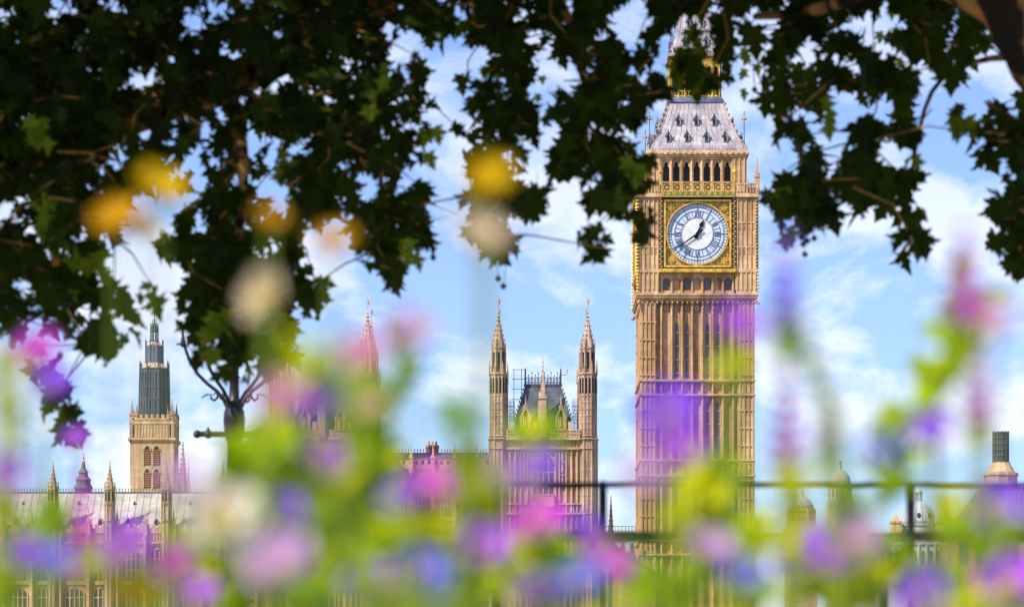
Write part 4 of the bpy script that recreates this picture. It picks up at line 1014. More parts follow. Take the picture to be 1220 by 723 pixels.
D2 = 420.0; u = D2 / F
t = thing('low_roofed_building', 'low pale building with parapet railing seen between clock tower and palace tower', 'building', ((752 - 610) * u, D2, 0))
m = MB(); m.box(-60 * u, 50 * u, 0, 60 * u, 0, z(634)); m.box(-61 * u, 51 * u, -1 * u, 61 * u, z(634), z(632)); m.build('wall', 'white_stone', t)
m = MB()
for i in range(28): x = -59 + 4 * i; m.box((x - .3) * u, (x + .3) * u, -.3 * u, .3 * u, z(632), z(626.5))
m.box(-60 * u, 50 * u, -.25 * u, .25 * u, z(627.2), z(626.5)); m.build('roof_railing', 'lead_dark', t)
for i in range(10): 
    m = MB(); x = -54 + 11 * i; m.prism(arch_pts(x * u, 2.6 * u, z(664), z(650), z(646)), -.5 * u, .02 * u); m.build('window', 'glass', t)
D2 = 310.0; u = D2 / F
t = thing('dark_gate_spire', 'thin dark crocketed spire right behind the left railing post', 'spire', ((728 - 610) * u, D2, 0))
m = MB(); m.sq(0, 4 * u, 0, z(640), 3.2 * u, 2.9 * u)
for py in (668, 655, 640.5): m.sq(0, 4 * u, z(py + 1), z(py - 1), 4 * u, 4 * u)
m.build('shaft', 'lead_dark', t)
m = MB(); crocket_spire(m, 0, 4 * u, z(640), z(592), 3.6 * u, 8, 8, .25); m.build('spire', 'bronze', t)
t = thing('battlemented_gatehouse', 'low dark battlemented gatehouse at the foot of the clock tower', 'gatehouse', ((752 - 610) * u, D2, 0))
m = MB(); m.box(-22 * u, 24 * u, 0, 20 * u, 0, z(668)); m.build('wall', 'stone_panel', t)
m = MB()
for i in range(8): x = -20 + 6 * i; m.box((x - 1.8) * u, (x + 1.8) * u, -.4 * u, 2 * u, z(668), z(661 if i % 3 else 656))
m.build('battlement', 'lead_dark', t)

# ------------------------------------------------------------------ street lamp on the embankment
D2 = 33.0; u = D2 / F
t = thing('street_lamp', 'ornate cast iron street lamp with curved arms and cross bar under hanging leaves', 'street lamp', ((279 - 610) * u, D2, 0))
m = MB(); m.lathe(0, 0, [(.34, 0), (.34, .25), (.26, .3), (.22, .9), (.15, 1.0), (.11, 1.4), (9.0 * u, z(560)), (8.5 * u, z(526)), (10 * u, z(524)), (12 * u, z(512)), (13 * u, z(500)), (12 * u, z(490)), (9 * u, z(484)), (10.5 * u, z(481)), (6.2 * u, z(476)), (5.6 * u, z(452)), (7.5 * u, z(450)), (5.6 * u, z(447)), (5.6 * u, z(430)), (8 * u, z(428)), (6.0 * u, z(424)), (6 * u, z(400))], 16); m.build('post', 'lamp_iron', t, smooth=True)
m = MB(); m.tube([(-42 * u, 0, z(517)), (42 * u, 0, z(517))], 3.4 * u, 8)
for s_ in (-1, 1): m.ball((s_ * 44 * u, 0, z(517)), 5.0 * u, 8, 6); m.ball((s_ * 31 * u, 0, z(517)), 5.4 * u, 8, 6); m.frus(s_ * 31 * u, 0, z(512), z(507), 2.4 * u, 0, 6)
m.build('ladder_bar', 'lamp_iron', t)
for ang in (0, PI, PI * .31, PI * 1.31):
    c, s_ = math.cos(ang), math.sin(ang); k = 1.0
    def rp_(r, py): return (r * u * c, r * u * s_, z(py))
    m = MB(); m.tube([rp_(8, 486), rp_(13, 475), rp_(21, 465.5), rp_(32, 457), rp_(43, 446), rp_(52, 432), rp_(58, 416), rp_(61, 400), rp_(61, 388)], [2.3 * u, 2.3 * u, 2.2 * u, 2.2 * u, 2.1 * u, 2.0 * u, 1.9 * u, 1.7 * u, .9 * u], 8)
    arm = m.build('curved_arm', 'lamp_iron', t)
    m = MB(); m.tube([rp_(62, 410), rp_(69, 410)], [1.8 * u, .7 * u], 6); m.tube([rp_(62, 410), rp_(62, 402)], [2.6 * u, 1.0 * u], 6); m.ball(rp_(61, 411), 3.0 * u, 7, 5)
    m.tube([rp_(20, 468), rp_(20, 474), rp_(24, 477), rp_(28, 474), rp_(27, 470), rp_(33, 470), rp_(39, 474)], [1.0 * u, 1.5 * u, 1.6 * u, 1.4 * u, .9 * u, 1.0 * u, .6 * u], 6)
    m.build('scroll', 'lamp_iron', arm)
m = MB(); m.ball((0, 0, z(372)), 26 * u, 20, 14); m.build('lamp_globe', 'globe', t, smooth=True)
m = MB(); m.frus(0, 0, z(400), z(392), 8 * u, 14 * u, 12); m.frus(0, 0, z(347), z(340), 9 * u, 3 * u, 12); m.ball((0, 0, z(337)), 3.6 * u, 8, 6); m.build('crown_cap', 'lamp_iron', t)

# ------------------------------------------------------------------ black railing
D2 = 12.0; u = D2 / F
t = thing('railing', 'black painted metal railing with thin top rail and thick lower rail, right of the palace', 'railing', (0, D2, 0))
def rx(px): return (px - 610) * u
m = MB(); m.tube([(rx(585), 0, z(577.5)), (rx(1420), 0, z(577.5))], 3.4 * u, 10); m.build('top_rail', 'black', t)
m = MB(); m.box(rx(585), rx(1420), -.02, .02, z(645), z(633)); m.build('lower_rail', 'black', t)
for px in (592, 718, 1085, 1410):
    m = MB(); m.tube([(rx(px), 0, 0), (rx(px), 0, z(577))], 5.2 * u, 10); m.ball((rx(px), 0, z(577)), 5.0 * u, 10, 6); m.frus(rx(px), 0, 0, .04, .07, .05, 12); m.build('post', 'black', t)
for a, b in (((718, 642), (790, 690)), ((1085, 640), (1052, 690))):
    m = MB(); m.tube([(rx(a[0]), -.03, z(a[1])), (rx(b[0]), -.06, z(b[1])), (rx(b[0]), -.06, 0)], 4.6 * u, 8); m.build('brace', 'black', t)

# ------------------------------------------------------------------ plane trees
LEAF = [(0.0, 0.0), (0.07, -0.10), (0.22, -0.13), (0.30, -0.04), (0.50, -0.08), (0.42, 0.07), (0.25, 0.18), (0.40, 0.26), (0.46, 0.40), (0.72, 0.50), (0.50, 0.56), (0.40, 0.52), (0.38, 0.66),
        (0.19, 0.52), (0.21, 0.68), (0.32, 0.74), (0.17, 0.82), (0.0, 1.12)]
def add_leaf(mb, pos, d, nrm, size, curl=0.25):
    d = d.normalized(); sd = d.cross(nrm)
    if sd.length < 1e-3: sd = d.cross(Vector((1, 0.3, 0.2)))
    sd.normalize(); nn = sd.cross(d)
    asp = random.uniform(.85, 1.15)
    out = LEAF + [(-x, y) for x, y in LEAF[-2:0:-1]]
    def P(x, y): return pos + size * (sd * x * asp + d * (y - .35) + nn * (0.35 * abs(x) * curl * 2 - curl * (y - .3) ** 2))
    mb.add([P(0, 0.36)] + [P(x, y) for x, y in out], [(0, k + 1, (k + 1) % len(out) + 1) for k in range(len(out))])
def inside(p, poly):
    x, y = p; c = False; j = len(poly) - 1
    for i in range(len(poly)):
        xi, yi = poly[i]; xj, yj = poly[j]
        if (yi > y) != (yj > y) and x < (xj - xi) * (y - yi) / (yj - yi) + xi: c = not c
        j = i
    return c
HOLES = [(75, 8, 15), (125, 5, 9), (235, 30, 15), (260, 4, 18), (295, 3, 9), (165, 98, 15), (115, 70, 10), (92, 62, 6), (150, 143, 11), (170, 150, 11), (197, 140, 10), (205, 180, 7), (278, 152, 7),
         (288, 180, 6), (320, 175, 13), (330, 188, 15), (360, 178, 11), (325, 228, 20), (312, 200, 10), (341, 214, 8), (330, 98, 12), (296, 113, 6), (355, 83, 9), (387, 65, 6), (130, 190, 4), (230, 200, 8), (252, 206, 7),
         (385, 128, 4), (12, 250, 16), (60, 305, 12), (20, 340, 12), (36, 352, 10), (95, 377, 9), (45, 390, 11), (130, 312, 6), (116, 335, 4), (225, 238, 13), (247, 226, 8), (415, 200, 12), (437, 226, 11), (420, 238, 8),
         (335, 256, 10), (322, 242, 10), (505, 60, 18), (525, 95, 16), (520, 125, 14), (478, 45, 16), (470, 80, 10), (530, 160, 16), (460, 160, 12), (655, 95, 20), (685, 95, 15), (668, 78, 12), (640, 122, 12), (660, 136, 8),
         (625, 166, 12), (642, 186, 12), (655, 160, 8), (695, 155, 10), (681, 10, 13), (756, 20, 24), (765, 42, 14), (570, 14, 9), (550, 48, 5), (650, 50, 10), (705, 75, 9), (720, 40, 8), (745, 120, 10), (736, 156, 8), (617, 212, 14),
         (700, 190, 9), (752, 82, 9), (640, 210, 10), (675, 215, 12), (815, 28, 12), (847, 12, 12), (806, 52, 9), (850, 75, 9), (800, 88, 8), (975, 50, 11), (990, 35, 10), (1005, 70, 9), (945, 70, 8), (960, 77, 7), (1047, 55, 13),
         (1065, 66, 10), (1062, 20, 15), (1075, 32, 8), (1130, 50, 9), (1141, 56, 9), (1135, 30, 6), (1100, 80, 10), (1110, 95, 9), (1090, 115, 9), (1097, 140, 11), (1120, 115, 8), (1050, 150, 8), (1035, 130, 6), (990, 115, 11),
         (1000, 127, 9), (975, 100, 8), (1130, 105, 8), (1150, 106, 8), (1195, 92, 16), (1180, 72, 10), (1215, 122, 10), (1180, 112, 8), (930, 215, 9), (990, 200, 12), (985, 175, 13), (1012, 160, 7), (960, 50, 8), (900, 60, 12), (890, 100, 14),
         (925, 40, 6), (915, 90, 7), (1165, 135, 9), (1030, 85, 6), (950, 105, 7), (1020, 180, 6)]
_rh = random.Random(3)
HOLES += [h for h in [(_rh.uniform(0, 480), _rh.uniform(0, 240), _rh.uniform(5, 8.5)) for _ in range(45)] + [(_rh.uniform(480, 780), _rh.uniform(0, 260), _rh.uniform(5, 8.5)) for _ in range(35)] + [(_rh.uniform(870, 1220), _rh.uniform(0, 260), _rh.uniform(5, 8.5)) for _ in range(45)] + [(_rh.uniform(0, 380), _rh.uniform(240, 430), _rh.uniform(4, 8)) for _ in range(30)] if not (225 < h[0] < 350 and h[1] > 300)]
REG_L = [  # outline in the photo, leaves per 1000 square pixels, mean distance
    ([(-60, -60), (480, -60), (455, 25), (470, 70), (450, 110), (440, 150), (468, 180), (440, 200), (300, 165), (210, 200), (120, 260), (0, 235), (-60, 235)], 5.6, 18.5),
    ([(-60, 235), (130, 240), (138, 270), (130, 300), (138, 340), (185, 352), (165, 400), (140, 422), (110, 425), (85, 402), (60, 396), (0, 400), (-60, 400)], 4.2, 18.0),
    ([(45, 420), (72, 440), (92, 500), (104, 525), (85, 530), (62, 500), (52, 470)], 3.2, 17.2),
    ([(160, 345), (204, 338), (204, 360), (172, 368)], 2.0, 17.4),
    ([(205, 215), (340, 170), (335, 240), (345, 270), (360, 300), (335, 335), (346, 395), (346, 432), (318, 442), (300, 436), (285, 448), (262, 436), (240, 428), (228, 390), (228, 330), (208, 300), (195, 290), (205, 270)], 6.5, 19.0),
    ([(330, 160), (440, 140), (480, 165), (500, 185), (470, 210), (470, 240), (500, 262), (512, 280), (500, 287), (472, 262), (480, 315), (482, 338), (466, 340), (458, 318), (430, 298), (420, 250), (340, 262)], 6.5, 18.2),
    ([(340, 265), (360, 272), (370, 330), (398, 340), (380, 378), (348, 368), (342, 320)], 2.6, 18.6),
    ([(472, 210), (498, 212), (500, 240), (512, 255), (520, 285), (510, 292), (482, 262)], 3.2, 17.6),
    ([(440, 110), (490, 80), (518, 95), (520, 150), (500, 188), (450, 200)], 3.6, 18.4),
    ([(470, -60), (800, -60), (795, 30), (772, 70), (790, 98), (785, 116), (760, 140), (742, 168), (768, 190), (762, 225), (740, 245), (720, 232), (690, 212), (680, 236), (640, 235), (600, 245), (562, 190), (547, 170), (540, 120), (547, 80), (522, 60), (480, 40), (470, 25)], 4.0, 18.8),
    ([(557, 190), (600, 200), (638, 228), (648, 242), (620, 258), (602, 252), (612, 288), (600, 308), (586, 296), (572, 262), (562, 230)], 3.6, 17.8),
    ([(650, 180), (768, 180), (762, 218), (768, 255), (745, 248), (720, 235), (712, 260), (690, 238), (665, 232)], 4.4, 18.2),
    ([(678, 268), (700, 266), (728, 280), (720, 298), (706, 304), (700, 285)], 4.2, 17.4),
    ([(748, 250), (772, 256), (772, 284), (758, 286)], 5.5, 17.4),
    ([(-450, -420), (760, -420), (760, -52), (-450, -52)], 2.2, 18.6),
    ([(-450, -55), (-50, -55), (-50, 330), (-450, 250)], 3.0, 18.2)]
REG_R = [
    ([(780, -60), (870, -60), (880, 20), (865, 70), (868, 105), (842, 114), (800, 110), (787, 98), (790, 60), (780, 20)], 3.0, 19.5),
    ([(870, -60), (1185, -60), (1175, 60), (1150, 110), (1120, 140), (1060, 140), (1040, 120), (960, 138), (932, 128), (908, 122), (886, 90), (880, 40)], 7.5, 19.0),
    ([(942, 140), (962, 150), (1060, 150), (1110, 150), (1110, 175), (1090, 188), (1070, 180), (1060, 212), (1095, 205), (1106, 222), (1085, 232), (1070, 238), (1050, 225), (1040, 255), (1002, 256), (1000, 230), (985, 265), (955, 270), (914, 238), (908, 225), (935, 220), (960, 190), (928, 165)], 8.0, 18.0),
    ([(955, 252), (998, 260), (983, 276), (958, 272)], 6.5, 17.6),
    ([(1062, 240), (1085, 250), (1098, 275), (1110, 287), (1086, 300), (1072, 292), (1066, 270)], 8.0, 17.4),
    ([(1120, 140), (1250, 100), (1250, 200), (1202, 178), (1190, 150), (1150, 158)], 5.0, 17.8),
    ([(1182, 170), (1260, 150), (1260, 330), (1198, 320), (1193, 290), (1203, 260), (1188, 230), (1163, 198)], 7.5, 17.4),
    ([(785, -60), (865, -60), (862, 52), (800, 50)], 4.5, 18.6),
    ([(740, -420), (1650, -420), (1650, -52), (740, -52)], 4.0, 18.4),
    ([(1255, -55), (1600, -55), (1600, 250), (1255, 320)], 4.5, 17.6)]

def limb(mb, pts, rs):                                   # smooth path through the points
    P = [Vector(p) for p in pts]; q = []; rr_ = []
    for i in range(len(P) - 1):
        for k in range(5):
            t = k / 5; a = P[max(i - 1, 0)]; b, c, d = P[i], P[i + 1], P[min(i + 2, len(P) - 1)]
            q.append(.5 * ((2 * b) + (c - a) * t + (2 * a - 5 * b + 4 * c - d) * t * t + (3 * b - a - 3 * c + d) * t ** 3)); rr_.append((rs[i] * (1 - t) + rs[i + 1] * t) * random.uniform(.94, 1.06))
    q.append(P[-1]); rr_.append(rs[-1]); mb.tube(q, rr_, 12)

def tree(label, regions, trunk, limbs, anchors, upper, seeds, bright):
    t = thing('plane_tree', label, 'tree', tuple(trunk[0][0]), None)
    base = Vector(trunk[0][0])
    m = MB(); limb(m, [Vector(p) - base for p, r in trunk], [r for p, r in trunk]); m.build('trunk', 'bark', t, smooth=True)
    for path in limbs:
        m = MB(); limb(m, [Vector(p) - base for p, r in path], [r for p, r in path]); m.build('branch', 'bark', t, smooth=True)
    cr = MB(); tw = MB(); nodes = [Vector(a) for a in anchors]
    for poly, dens, dm in regions:
        xs = [p[0] for p in poly]; ysq = [p[1] for p in poly]
        area = abs(sum(poly[i][0] * poly[i - 1][1] - poly[i - 1][0] * poly[i][1] for i in range(len(poly)))) / 2
        n = int(area / 1000 * dens * (1.55 if regions is REG_R else 2.9))
        pts = []; tries = 0
        while len(pts) < n and tries < n * 60:
            tries += 1
            if len(pts) % 3 == 0 or not pts: c = (random.uniform(min(xs), max(xs)), random.uniform(min(ysq), max(ysq))); dd = dm + random.uniform(-1.6, 1.9)
            p = (c[0] + random.gauss(0, 15), c[1] + random.gauss(0, 15))
            if not inside(p, poly):
                if len(pts) % 3 == 0: continue
                c = (random.uniform(min(xs), max(xs)), random.uniform(min(ysq), max(ysq))); continue
            if any((p[0] - hx) ** 2 + (p[1] - hy) ** 2 < (hr_ + 6) ** 2 for hx, hy, hr_ in HOLES): continue
            pts.append((p[0] + random.gauss(0, 6), p[1] + random.gauss(0, 7), dd + random.uniform(-.12, .12)))
        pts.sort(key=lambda p: p[1])
        for i, (px, py, dd) in enumerate(pts):
            pos = at(px, py, dd) - base
            s_ = random.choice((.085, .11, .13, .16) if regions is REG_R else (.075, .095, .12, .15)) * random.uniform(.85, 1.15)
            d_ = Vector((random.gauss(0, .6), random.gauss(0, .5), -0.75 + random.gauss(0, .45)))
            nr = Vector((random.gauss(0, .6), -0.7 + random.gauss(0, .5), 0.4 + random.gauss(0, .5)))
            add_leaf(cr, pos, d_, nr, s_, random.uniform(.1, .6))
            if i % 4 == 0:
                cand = min(nodes, key=lambda q: (q - (pos + base)).length + max(0, (pos.z + base.z - q.z)) * 1.5)
                L = (cand - (pos + base)).length
                mid = (cand + pos + base) / 2 + Vector((random.gauss(0, .06), random.gauss(0, .06), .06 * L))
                mid = mid - base
                if L < 2.6:
                    tw.tube([cand - base, mid, pos - d_.normalized() * s_ * .36], [.0065 if L > .4 else .0045, .005, .0028], 4)
                    nodes.append(pos + base)
    def up(n, boxes, s0):
        k = 0; q = 0
        while k < n and q < n * 30:
            q += 1
            (cx, cy, cz, ax, ay, az) = random.choice(boxes)
            v = Vector((random.gauss(0, 1), random.gauss(0, 1), random.gauss(0, 1))).normalized() * random.random() ** .4
            p = Vector((cx + v.x * ax, cy + v.y * ay, cz + v.z * az))
            lim = ZC + (HOR + 45) / F * p.y
            inframe = abs(p.x) < (650 / F) * p.y
            if p.y < 3 or (inframe and p.z < lim) or p.z < 3.2: continue
            add_leaf(cr, p - base, Vector((random.gauss(0, .7), random.gauss(0, .7), -0.6)), Vector((random.gauss(0, .6), random.gauss(0, .6), 1)), s0 * random.uniform(.8, 1.2), .3); k += 1
    up(*upper)
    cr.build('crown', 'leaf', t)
    tw.build('twig', 'bark', t)['kind'] = 'stuff'
    for (px, py, dd) in seeds:
        sb = MB(); p = at(px, py, dd) - base; sb.ball(p, .018, 8, 6); sb.tube([p, p + Vector((random.gauss(0, .015), 0, .10)), p + Vector((random.gauss(0, .03), 0, .24))], .0016, 4)
        sb.build('seed_ball', 'seed', t)
    for (px, py, dd, n, s_) in bright:                    # yellow-green leaves, their sunlit look put into the colour
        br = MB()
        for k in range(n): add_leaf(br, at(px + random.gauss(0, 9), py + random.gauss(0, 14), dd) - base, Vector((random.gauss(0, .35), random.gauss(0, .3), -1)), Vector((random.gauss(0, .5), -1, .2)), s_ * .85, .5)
        br.build('lit_leaf', 'leaf_lit', t, label='pale yellow-green leaves coloured as if sunlit among the dark leaves')
    return t

tree('dark leafy plane tree whose branches hang over the left half of the view', REG_L,
     [((-5.6, 17.0, 0), .46), ((-5.5, 17.0, 1.6), .40), ((-5.1, 17.0, 3.3), .36), ((-4.6, 17.2, 5.5), .30), ((-4.4, 17.4, 8.5), .2)],
     [[((-5.15, 17.0, 3.1), .22), (tuple(at(120, 150, 19.6)), .13), (tuple(at(270, 98, 19.6)), .12), (tuple(at(380, 45, 19.6)), .115), (tuple(at(465, -8, 19.6)), .10), (tuple(at(560, -110, 19.6)), .07)],
      [(tuple(at(560, -110, 19.6)), .065), (tuple(at(640, -40, 17.8)), .035), (tuple(at(690, 60, 18.2)), .022), (tuple(at(700, 180, 18.2)), .010)],
      [(tuple(at(270, 98, 19.6)), .06), (tuple(at(290, 200, 17.8)), .035), (tuple(at(280, 330, 18.8)), .02), (tuple(at(285, 420, 19.0)), .008)],
      [(tuple(at(120, 150, 19.6)), .05), (tuple(at(60, 260, 17.8)), .03), (tuple(at(90, 380, 18.0)), .012)],
      [((-4.6, 17.2, 5.5), .16), ((-2.6, 18.2, 8.0), .10), ((0.5, 18.8, 9.4), .05)]],
     [at(x, y, 17.8) for x, y in ((30, -40), (120, 150), (270, 98), (380, 45), (465, -8), (560, -60), (640, -40), (690, 60), (290, 200), (60, 260), (700, 150), (420, 150), (580, 120))],
     (7200, [(-4.5, 16, 8.2, 4.0, 5, 2.6), (-1.0, 17, 8.3, 3.4, 5, 2.4), (1.5, 18, 7.9, 3.0, 5, 1.9), (-7.5, 15, 7.4, 3.0, 4.5, 2.4), (-4.5, 12, 7.6, 3.6, 3.6, 2.2), (-1.0, 12, 7.6, 3.0, 3.6, 2.0)], .34),
     [(594, 332, 17.8), (600, 341, 17.8), (485, 292, 17.6), (489, 293, 17.6), (516, 307, 17.6), (641, 262, 17.8), (638, 253, 17.8), (378, 379, 18.4), (15, 412, 17.8), (17, 405, 17.8)],
     [(58, 262, 16.6, 6, .13), (120, 310, 16.8, 4, .11), (40, 150, 16.8, 6, .11), (200, 110, 21.0, 5, .10), (445, 115, 17.0, 4, .10), (520, 165, 17.0, 3, .11), (300, 60, 21.0, 4, .09), (260, 400, 17.4, 6, .13), (330, 395, 17.4, 5, .13), (90, 330, 17.0, 3, .12), (480, 300, 16.9, 3, .11), (575, 255, 17.0, 6, .12), (755, 215, 17.0, 3, .12), (125, 52, 21.5, 8, .08), (585, 65, 21.5, 7, .08), (345, 210, 17.0, 4, .12), (630, 125, 21.5, 8, .07), (585, 100, 21.5, 7, .08)])
tree('plane tree with a thick trunk, sun patches in its bark colour, leaning in from the top right corner', REG_R,
     [((4.7, 16.0, 0), .42), ((4.45, 16.0, 1.5), .36), (tuple(at(1410, 240, 16.0)), .32), (tuple(at(1290, 100, 16.0)), .27), (tuple(at(1218, 0, 16.0)), .24), (tuple(at(1175, -90, 16.1)), .22), ((1.6, 16.6, 7.2), .16), ((1.0, 17.0, 9.0), .08)],
     [[(tuple(at(1185, 0, 16.0)), .13), (tuple(at(1080, -30, 16.8)), .07), (tuple(at(980, 10, 17.6)), .04), (tuple(at(900, 20, 18.4)), .02)],
      [(tuple(at(1268, 80, 16.0)), .03), (tuple(at(1180, 70, 17.8)), .018), (tuple(at(1110, 110, 18.6)), .014), (tuple(at(1080, 240, 18.2)), .007)],
      [(tuple(at(1290, 130, 16.0)), .08), (tuple(at(1240, 180, 16.8)), .03), (tuple(at(1215, 300, 17.3)), .008)]],
     [at(x, y, 17.8) for x, y in ((880, -40), (960, 10), (1040, -20), (1110, 130), (1080, 20), (1180, 120), (1240, 180), (830, -40), (1000, 110))],
     (3600, [(2.6, 17, 8.4, 3.6, 5, 2.6), (5.5, 16, 8.0, 3.6, 5, 2.6), (3.0, 13, 7.6, 3.4, 3.8, 2.0)], .34),
     [(955, 283, 17.6), (957, 291, 17.6), (962, 287, 17.6), (970, 284, 17.6), (959, 303, 17.6), (1206, 250, 17.2), (1213, 262, 17.2), (899, 107, 18.5), (896, 121, 18.5)],
     [(1060, 10, 21.5, 7, .09), (925, 60, 21.0, 6, .09), (1150, 155, 16.8, 3, .14), (990, 150, 17.0, 3, .12), (935, 250, 17.0, 3, .12), (1085, 200, 17.0, 3, .12), (890, 85, 21.0, 5, .09), (820, 75, 18.6, 9, .15), (1065, 55, 21.0, 4, .08)])

# ------------------------------------------------------------------ flowers in the bed, close to the lens
def petal(mb, c, out, up_, L, w, cup):
    out = out.normalized(); sd = out.cross(up_).normalized(); vs = []
    for i in range(5):
        t = i / 4; hw = w * (.35 + 1.1 * t - 1.15 * t ** 3) * .5 + .0001
        for j in (-1, 0, 1):
            vs.append(c + out * L * t * (1 - .25 * cup * t) + up_ * (L * cup * t * t + abs(j) * w * .12 * t) + sd * hw * j)
    mb.add(vs, [(a, a + 1, a + 4, a + 3) for i in range(4) for a in (3 * i, 3 * i + 1)])
def frame_of(ax):
    ax = ax.normalized(); u_ = ax.cross(Vector((0.2, 0.1, 1))).normalized(); return ax, u_, ax.cross(u_)
def blade(mb, c, d, L, w, droop=.3):                       # long pointed leaf
    d = d.normalized(); sd = d.cross(Vector((0, -.5, 1))).normalized(); vs = []
    for i in range(6):
        t = i / 5; hw = w * .5 * math.sin(PI * (t * .9 + .06)) ** .8
        for j in (-1, 0, 1): vs.append(c + d * L * t + Vector((0, 0, -droop * L * t * t)) + sd * hw * j + Vector((0, 0, abs(j) * w * .15)))
    mb.add(vs, [(a, a + 1, a + 4, a + 3) for i in range(5) for a in (3 * i, 3 * i + 1)])
def stem_to(root, top, base_off, r=.0020):
    m = MB(); b = Vector((base_off, random.uniform(-.03, .05), -.0))
    h = top.z
    m.tube([b, b * .7 + Vector((0, 0, h * .4)), Vector((top.x * .6, top.y * .6, h * .75)), top], [r * 1.3, r * 1.15, r, r * .9], 6)
    m.build('stem', 'stem', root)
def plant_root(name, label, cat, px, py, d, group):
    p = at(px, py, d); off = random.uniform(-.02, .02)
    r = thing(name, label, cat, (p.x + off, d, 0.10), group); return r, Vector((-off, 0, p.z - .10))
def bloom_plant(kind, px, py, size, d, col, where, lean=0.0):
    d *= 1.5 if kind == 'spike' else 1.12
    S = size * (1.7 if kind == 'spike' else 1.2) * d / F
    nm = {'bloom': 'cupped flower', 'spike': 'flower spike', 'poppy': 'open flower'}[kind]
    r, top = plant_root({'bloom': 'bellflower', 'spike': 'salvia', 'poppy': 'poppy_flower'}[kind], f'{col} blurred {nm} {where}', 'flower', px, py, d, 'blurred flowers close to the lens')
    stem_to(r, top + Vector((0, 0, -S * .25)), lean + random.uniform(-.015, .015))
    for k in range(3):
        hz = min(top.z - S * .8 - random.uniform(.02, .22), ZC - .10 + (HOR - 560) * d / F - random.uniform(0, .15))
        if hz > .05 and not lean:
            m = MB(); a = random.uniform(0, 2 * PI); blade(m, Vector((0, 0, hz)), Vector((math.cos(a), math.sin(a) * .6, .5)), random.uniform(.04, .07), random.uniform(.014, .024)); m.build('leaf', random.choice(('grn', 'grn', 'dgrn', 'ygrn')), r)
    if kind == 'spike':
        m = MB()
        for w_ in range(6):
            zc = (w_ / 5 - .5) * S * 1.5; rr2 = S * .42 * (1 - .12 * w_)
            for j in range(7):
                a = j * 2 * PI / 7 + w_ * .5; o = Vector((math.cos(a), math.sin(a), .35)); petal(m, top + Vector((0, 0, zc)), o, Vector((0, 0, 1)), rr2, rr2 * .8, .3)
        fl = m.build('flower_spike', col, r)
        m = MB(); m.ball(top + Vector((0, 0, -S * .85)), S * .2, 8, 6, 1.4); m.build('calyx', 'grn', r)
    else:
        ax, u_, v_ = frame_of(Vector((random.gauss(0, .35), -.8, .75 + random.gauss(0, .2))))
        m = MB(); n = 6
        for ring in range(2):
            for j in range(n):
                a = (j + ring * .5) * 2 * PI / n; petal(m, top - ax * S * .12, u_ * math.cos(a) + v_ * math.sin(a), ax, S * (.52 - .14 * ring), S * .46, .35 + .35 * ring)
        fl = m.build('petals', col, r)
        m = MB(); m.ball(top - ax * S * .02, S * .10, 8, 6); m.build('flower_centre', 'eye', fl)
        m = MB(); m.lathe(0, 0, [(S * .03, -S * .34), (S * .12, -S * .26), (S * .14, -S * .16), (S * .10, -S * .1)], 8); m.v = [(x + top.x, y + top.y, zz + top.z) for x, y, zz in m.v]; m.build('calyx', 'grn', r)
def shoot(px, py, w_, h, d, col, where):
    d *= 1.5 if d > 1.75 else 1.35
    w_ *= 1.1; h *= 1.1
    sx_, sy_ = w_ * d / F, h * d / F
    tone = {'grn': 'bright green', 'ygrn': 'lime green', 'dgrn': 'mid green'}[col]
    r, top = plant_root('leafy_plant', f'{tone} blurred leafy shoot {where}', 'plant', px, py - h * .3, d, 'blurred green shoots close to the lens')
    stem_to(r, top, random.uniform(-.02, .02), .0032)
    n = max(9, int(w_ * h / 260))
    for k in range(n):
        a = random.uniform(0, 2 * PI); q = random.random() ** .5
        c = top + Vector((math.cos(a) * q * sx_ * .36, random.uniform(-.03, .03), math.sin(a) * q * sy_ * .42 - .3 * sy_))
        L = min(sx_, sy_) * random.uniform(.55, .85); dv = Vector((math.cos(a) * .7 + random.gauss(0, .3), random.gauss(0, .4), .5 + random.gauss(0, .5)))
        m = MB(); blade(m, c - dv.normalized() * L * .5, dv, L, L * random.uniform(.38, .55), .15); m.build('leaf', col if random.random() < .7 else random.choice(('grn', 'dgrn', 'ygrn')), r)

def stalk(path, width, d, col, where):                      # one tall leafy stem that follows a bent course down to the soil
    tone = {'grn': 'bright green', 'ygrn': 'lime green', 'dgrn': 'mid green'}[col]
    P = [at(x, y, d) for x, y in path]
    base = Vector((P[-1].x + (P[-1].x - P[-2].x) * .6, d, 0.08))
    r = thing('leafy_stalk', f'{tone} blurred leafy stalk {where}', 'plant', tuple(base), 'blurred leafy stalks close to the lens')
    Q = [p - base for p in P]
    m = MB(); m.tube(Q + [Vector((0, 0, 0))], [.0022 + .0011 * i / len(Q) for i in range(len(Q) + 1)], 7); m.build('stem', 'stem', r)
    wm = width * d / F
    for i in range(len(Q) - 1):
        n = max(3, int((Q[i] - Q[i + 1]).length / (wm * .095)))
        for k in range(n):
            c = Q[i].lerp(Q[i + 1], (k + random.random()) / n); a = random.uniform(0, 2 * PI)
            dv = Vector((math.cos(a) * .8, math.sin(a) * .5, .9 + random.gauss(0, .3))); L = wm * random.uniform(.65, .95)
            m = MB(); blade(m, c, dv, L, L * random.uniform(.55, .75), .2); m.build('leaf', col if random.random() < .75 else random.choice(('grn', 'ygrn', 'dgrn')), r)
random.seed(5)
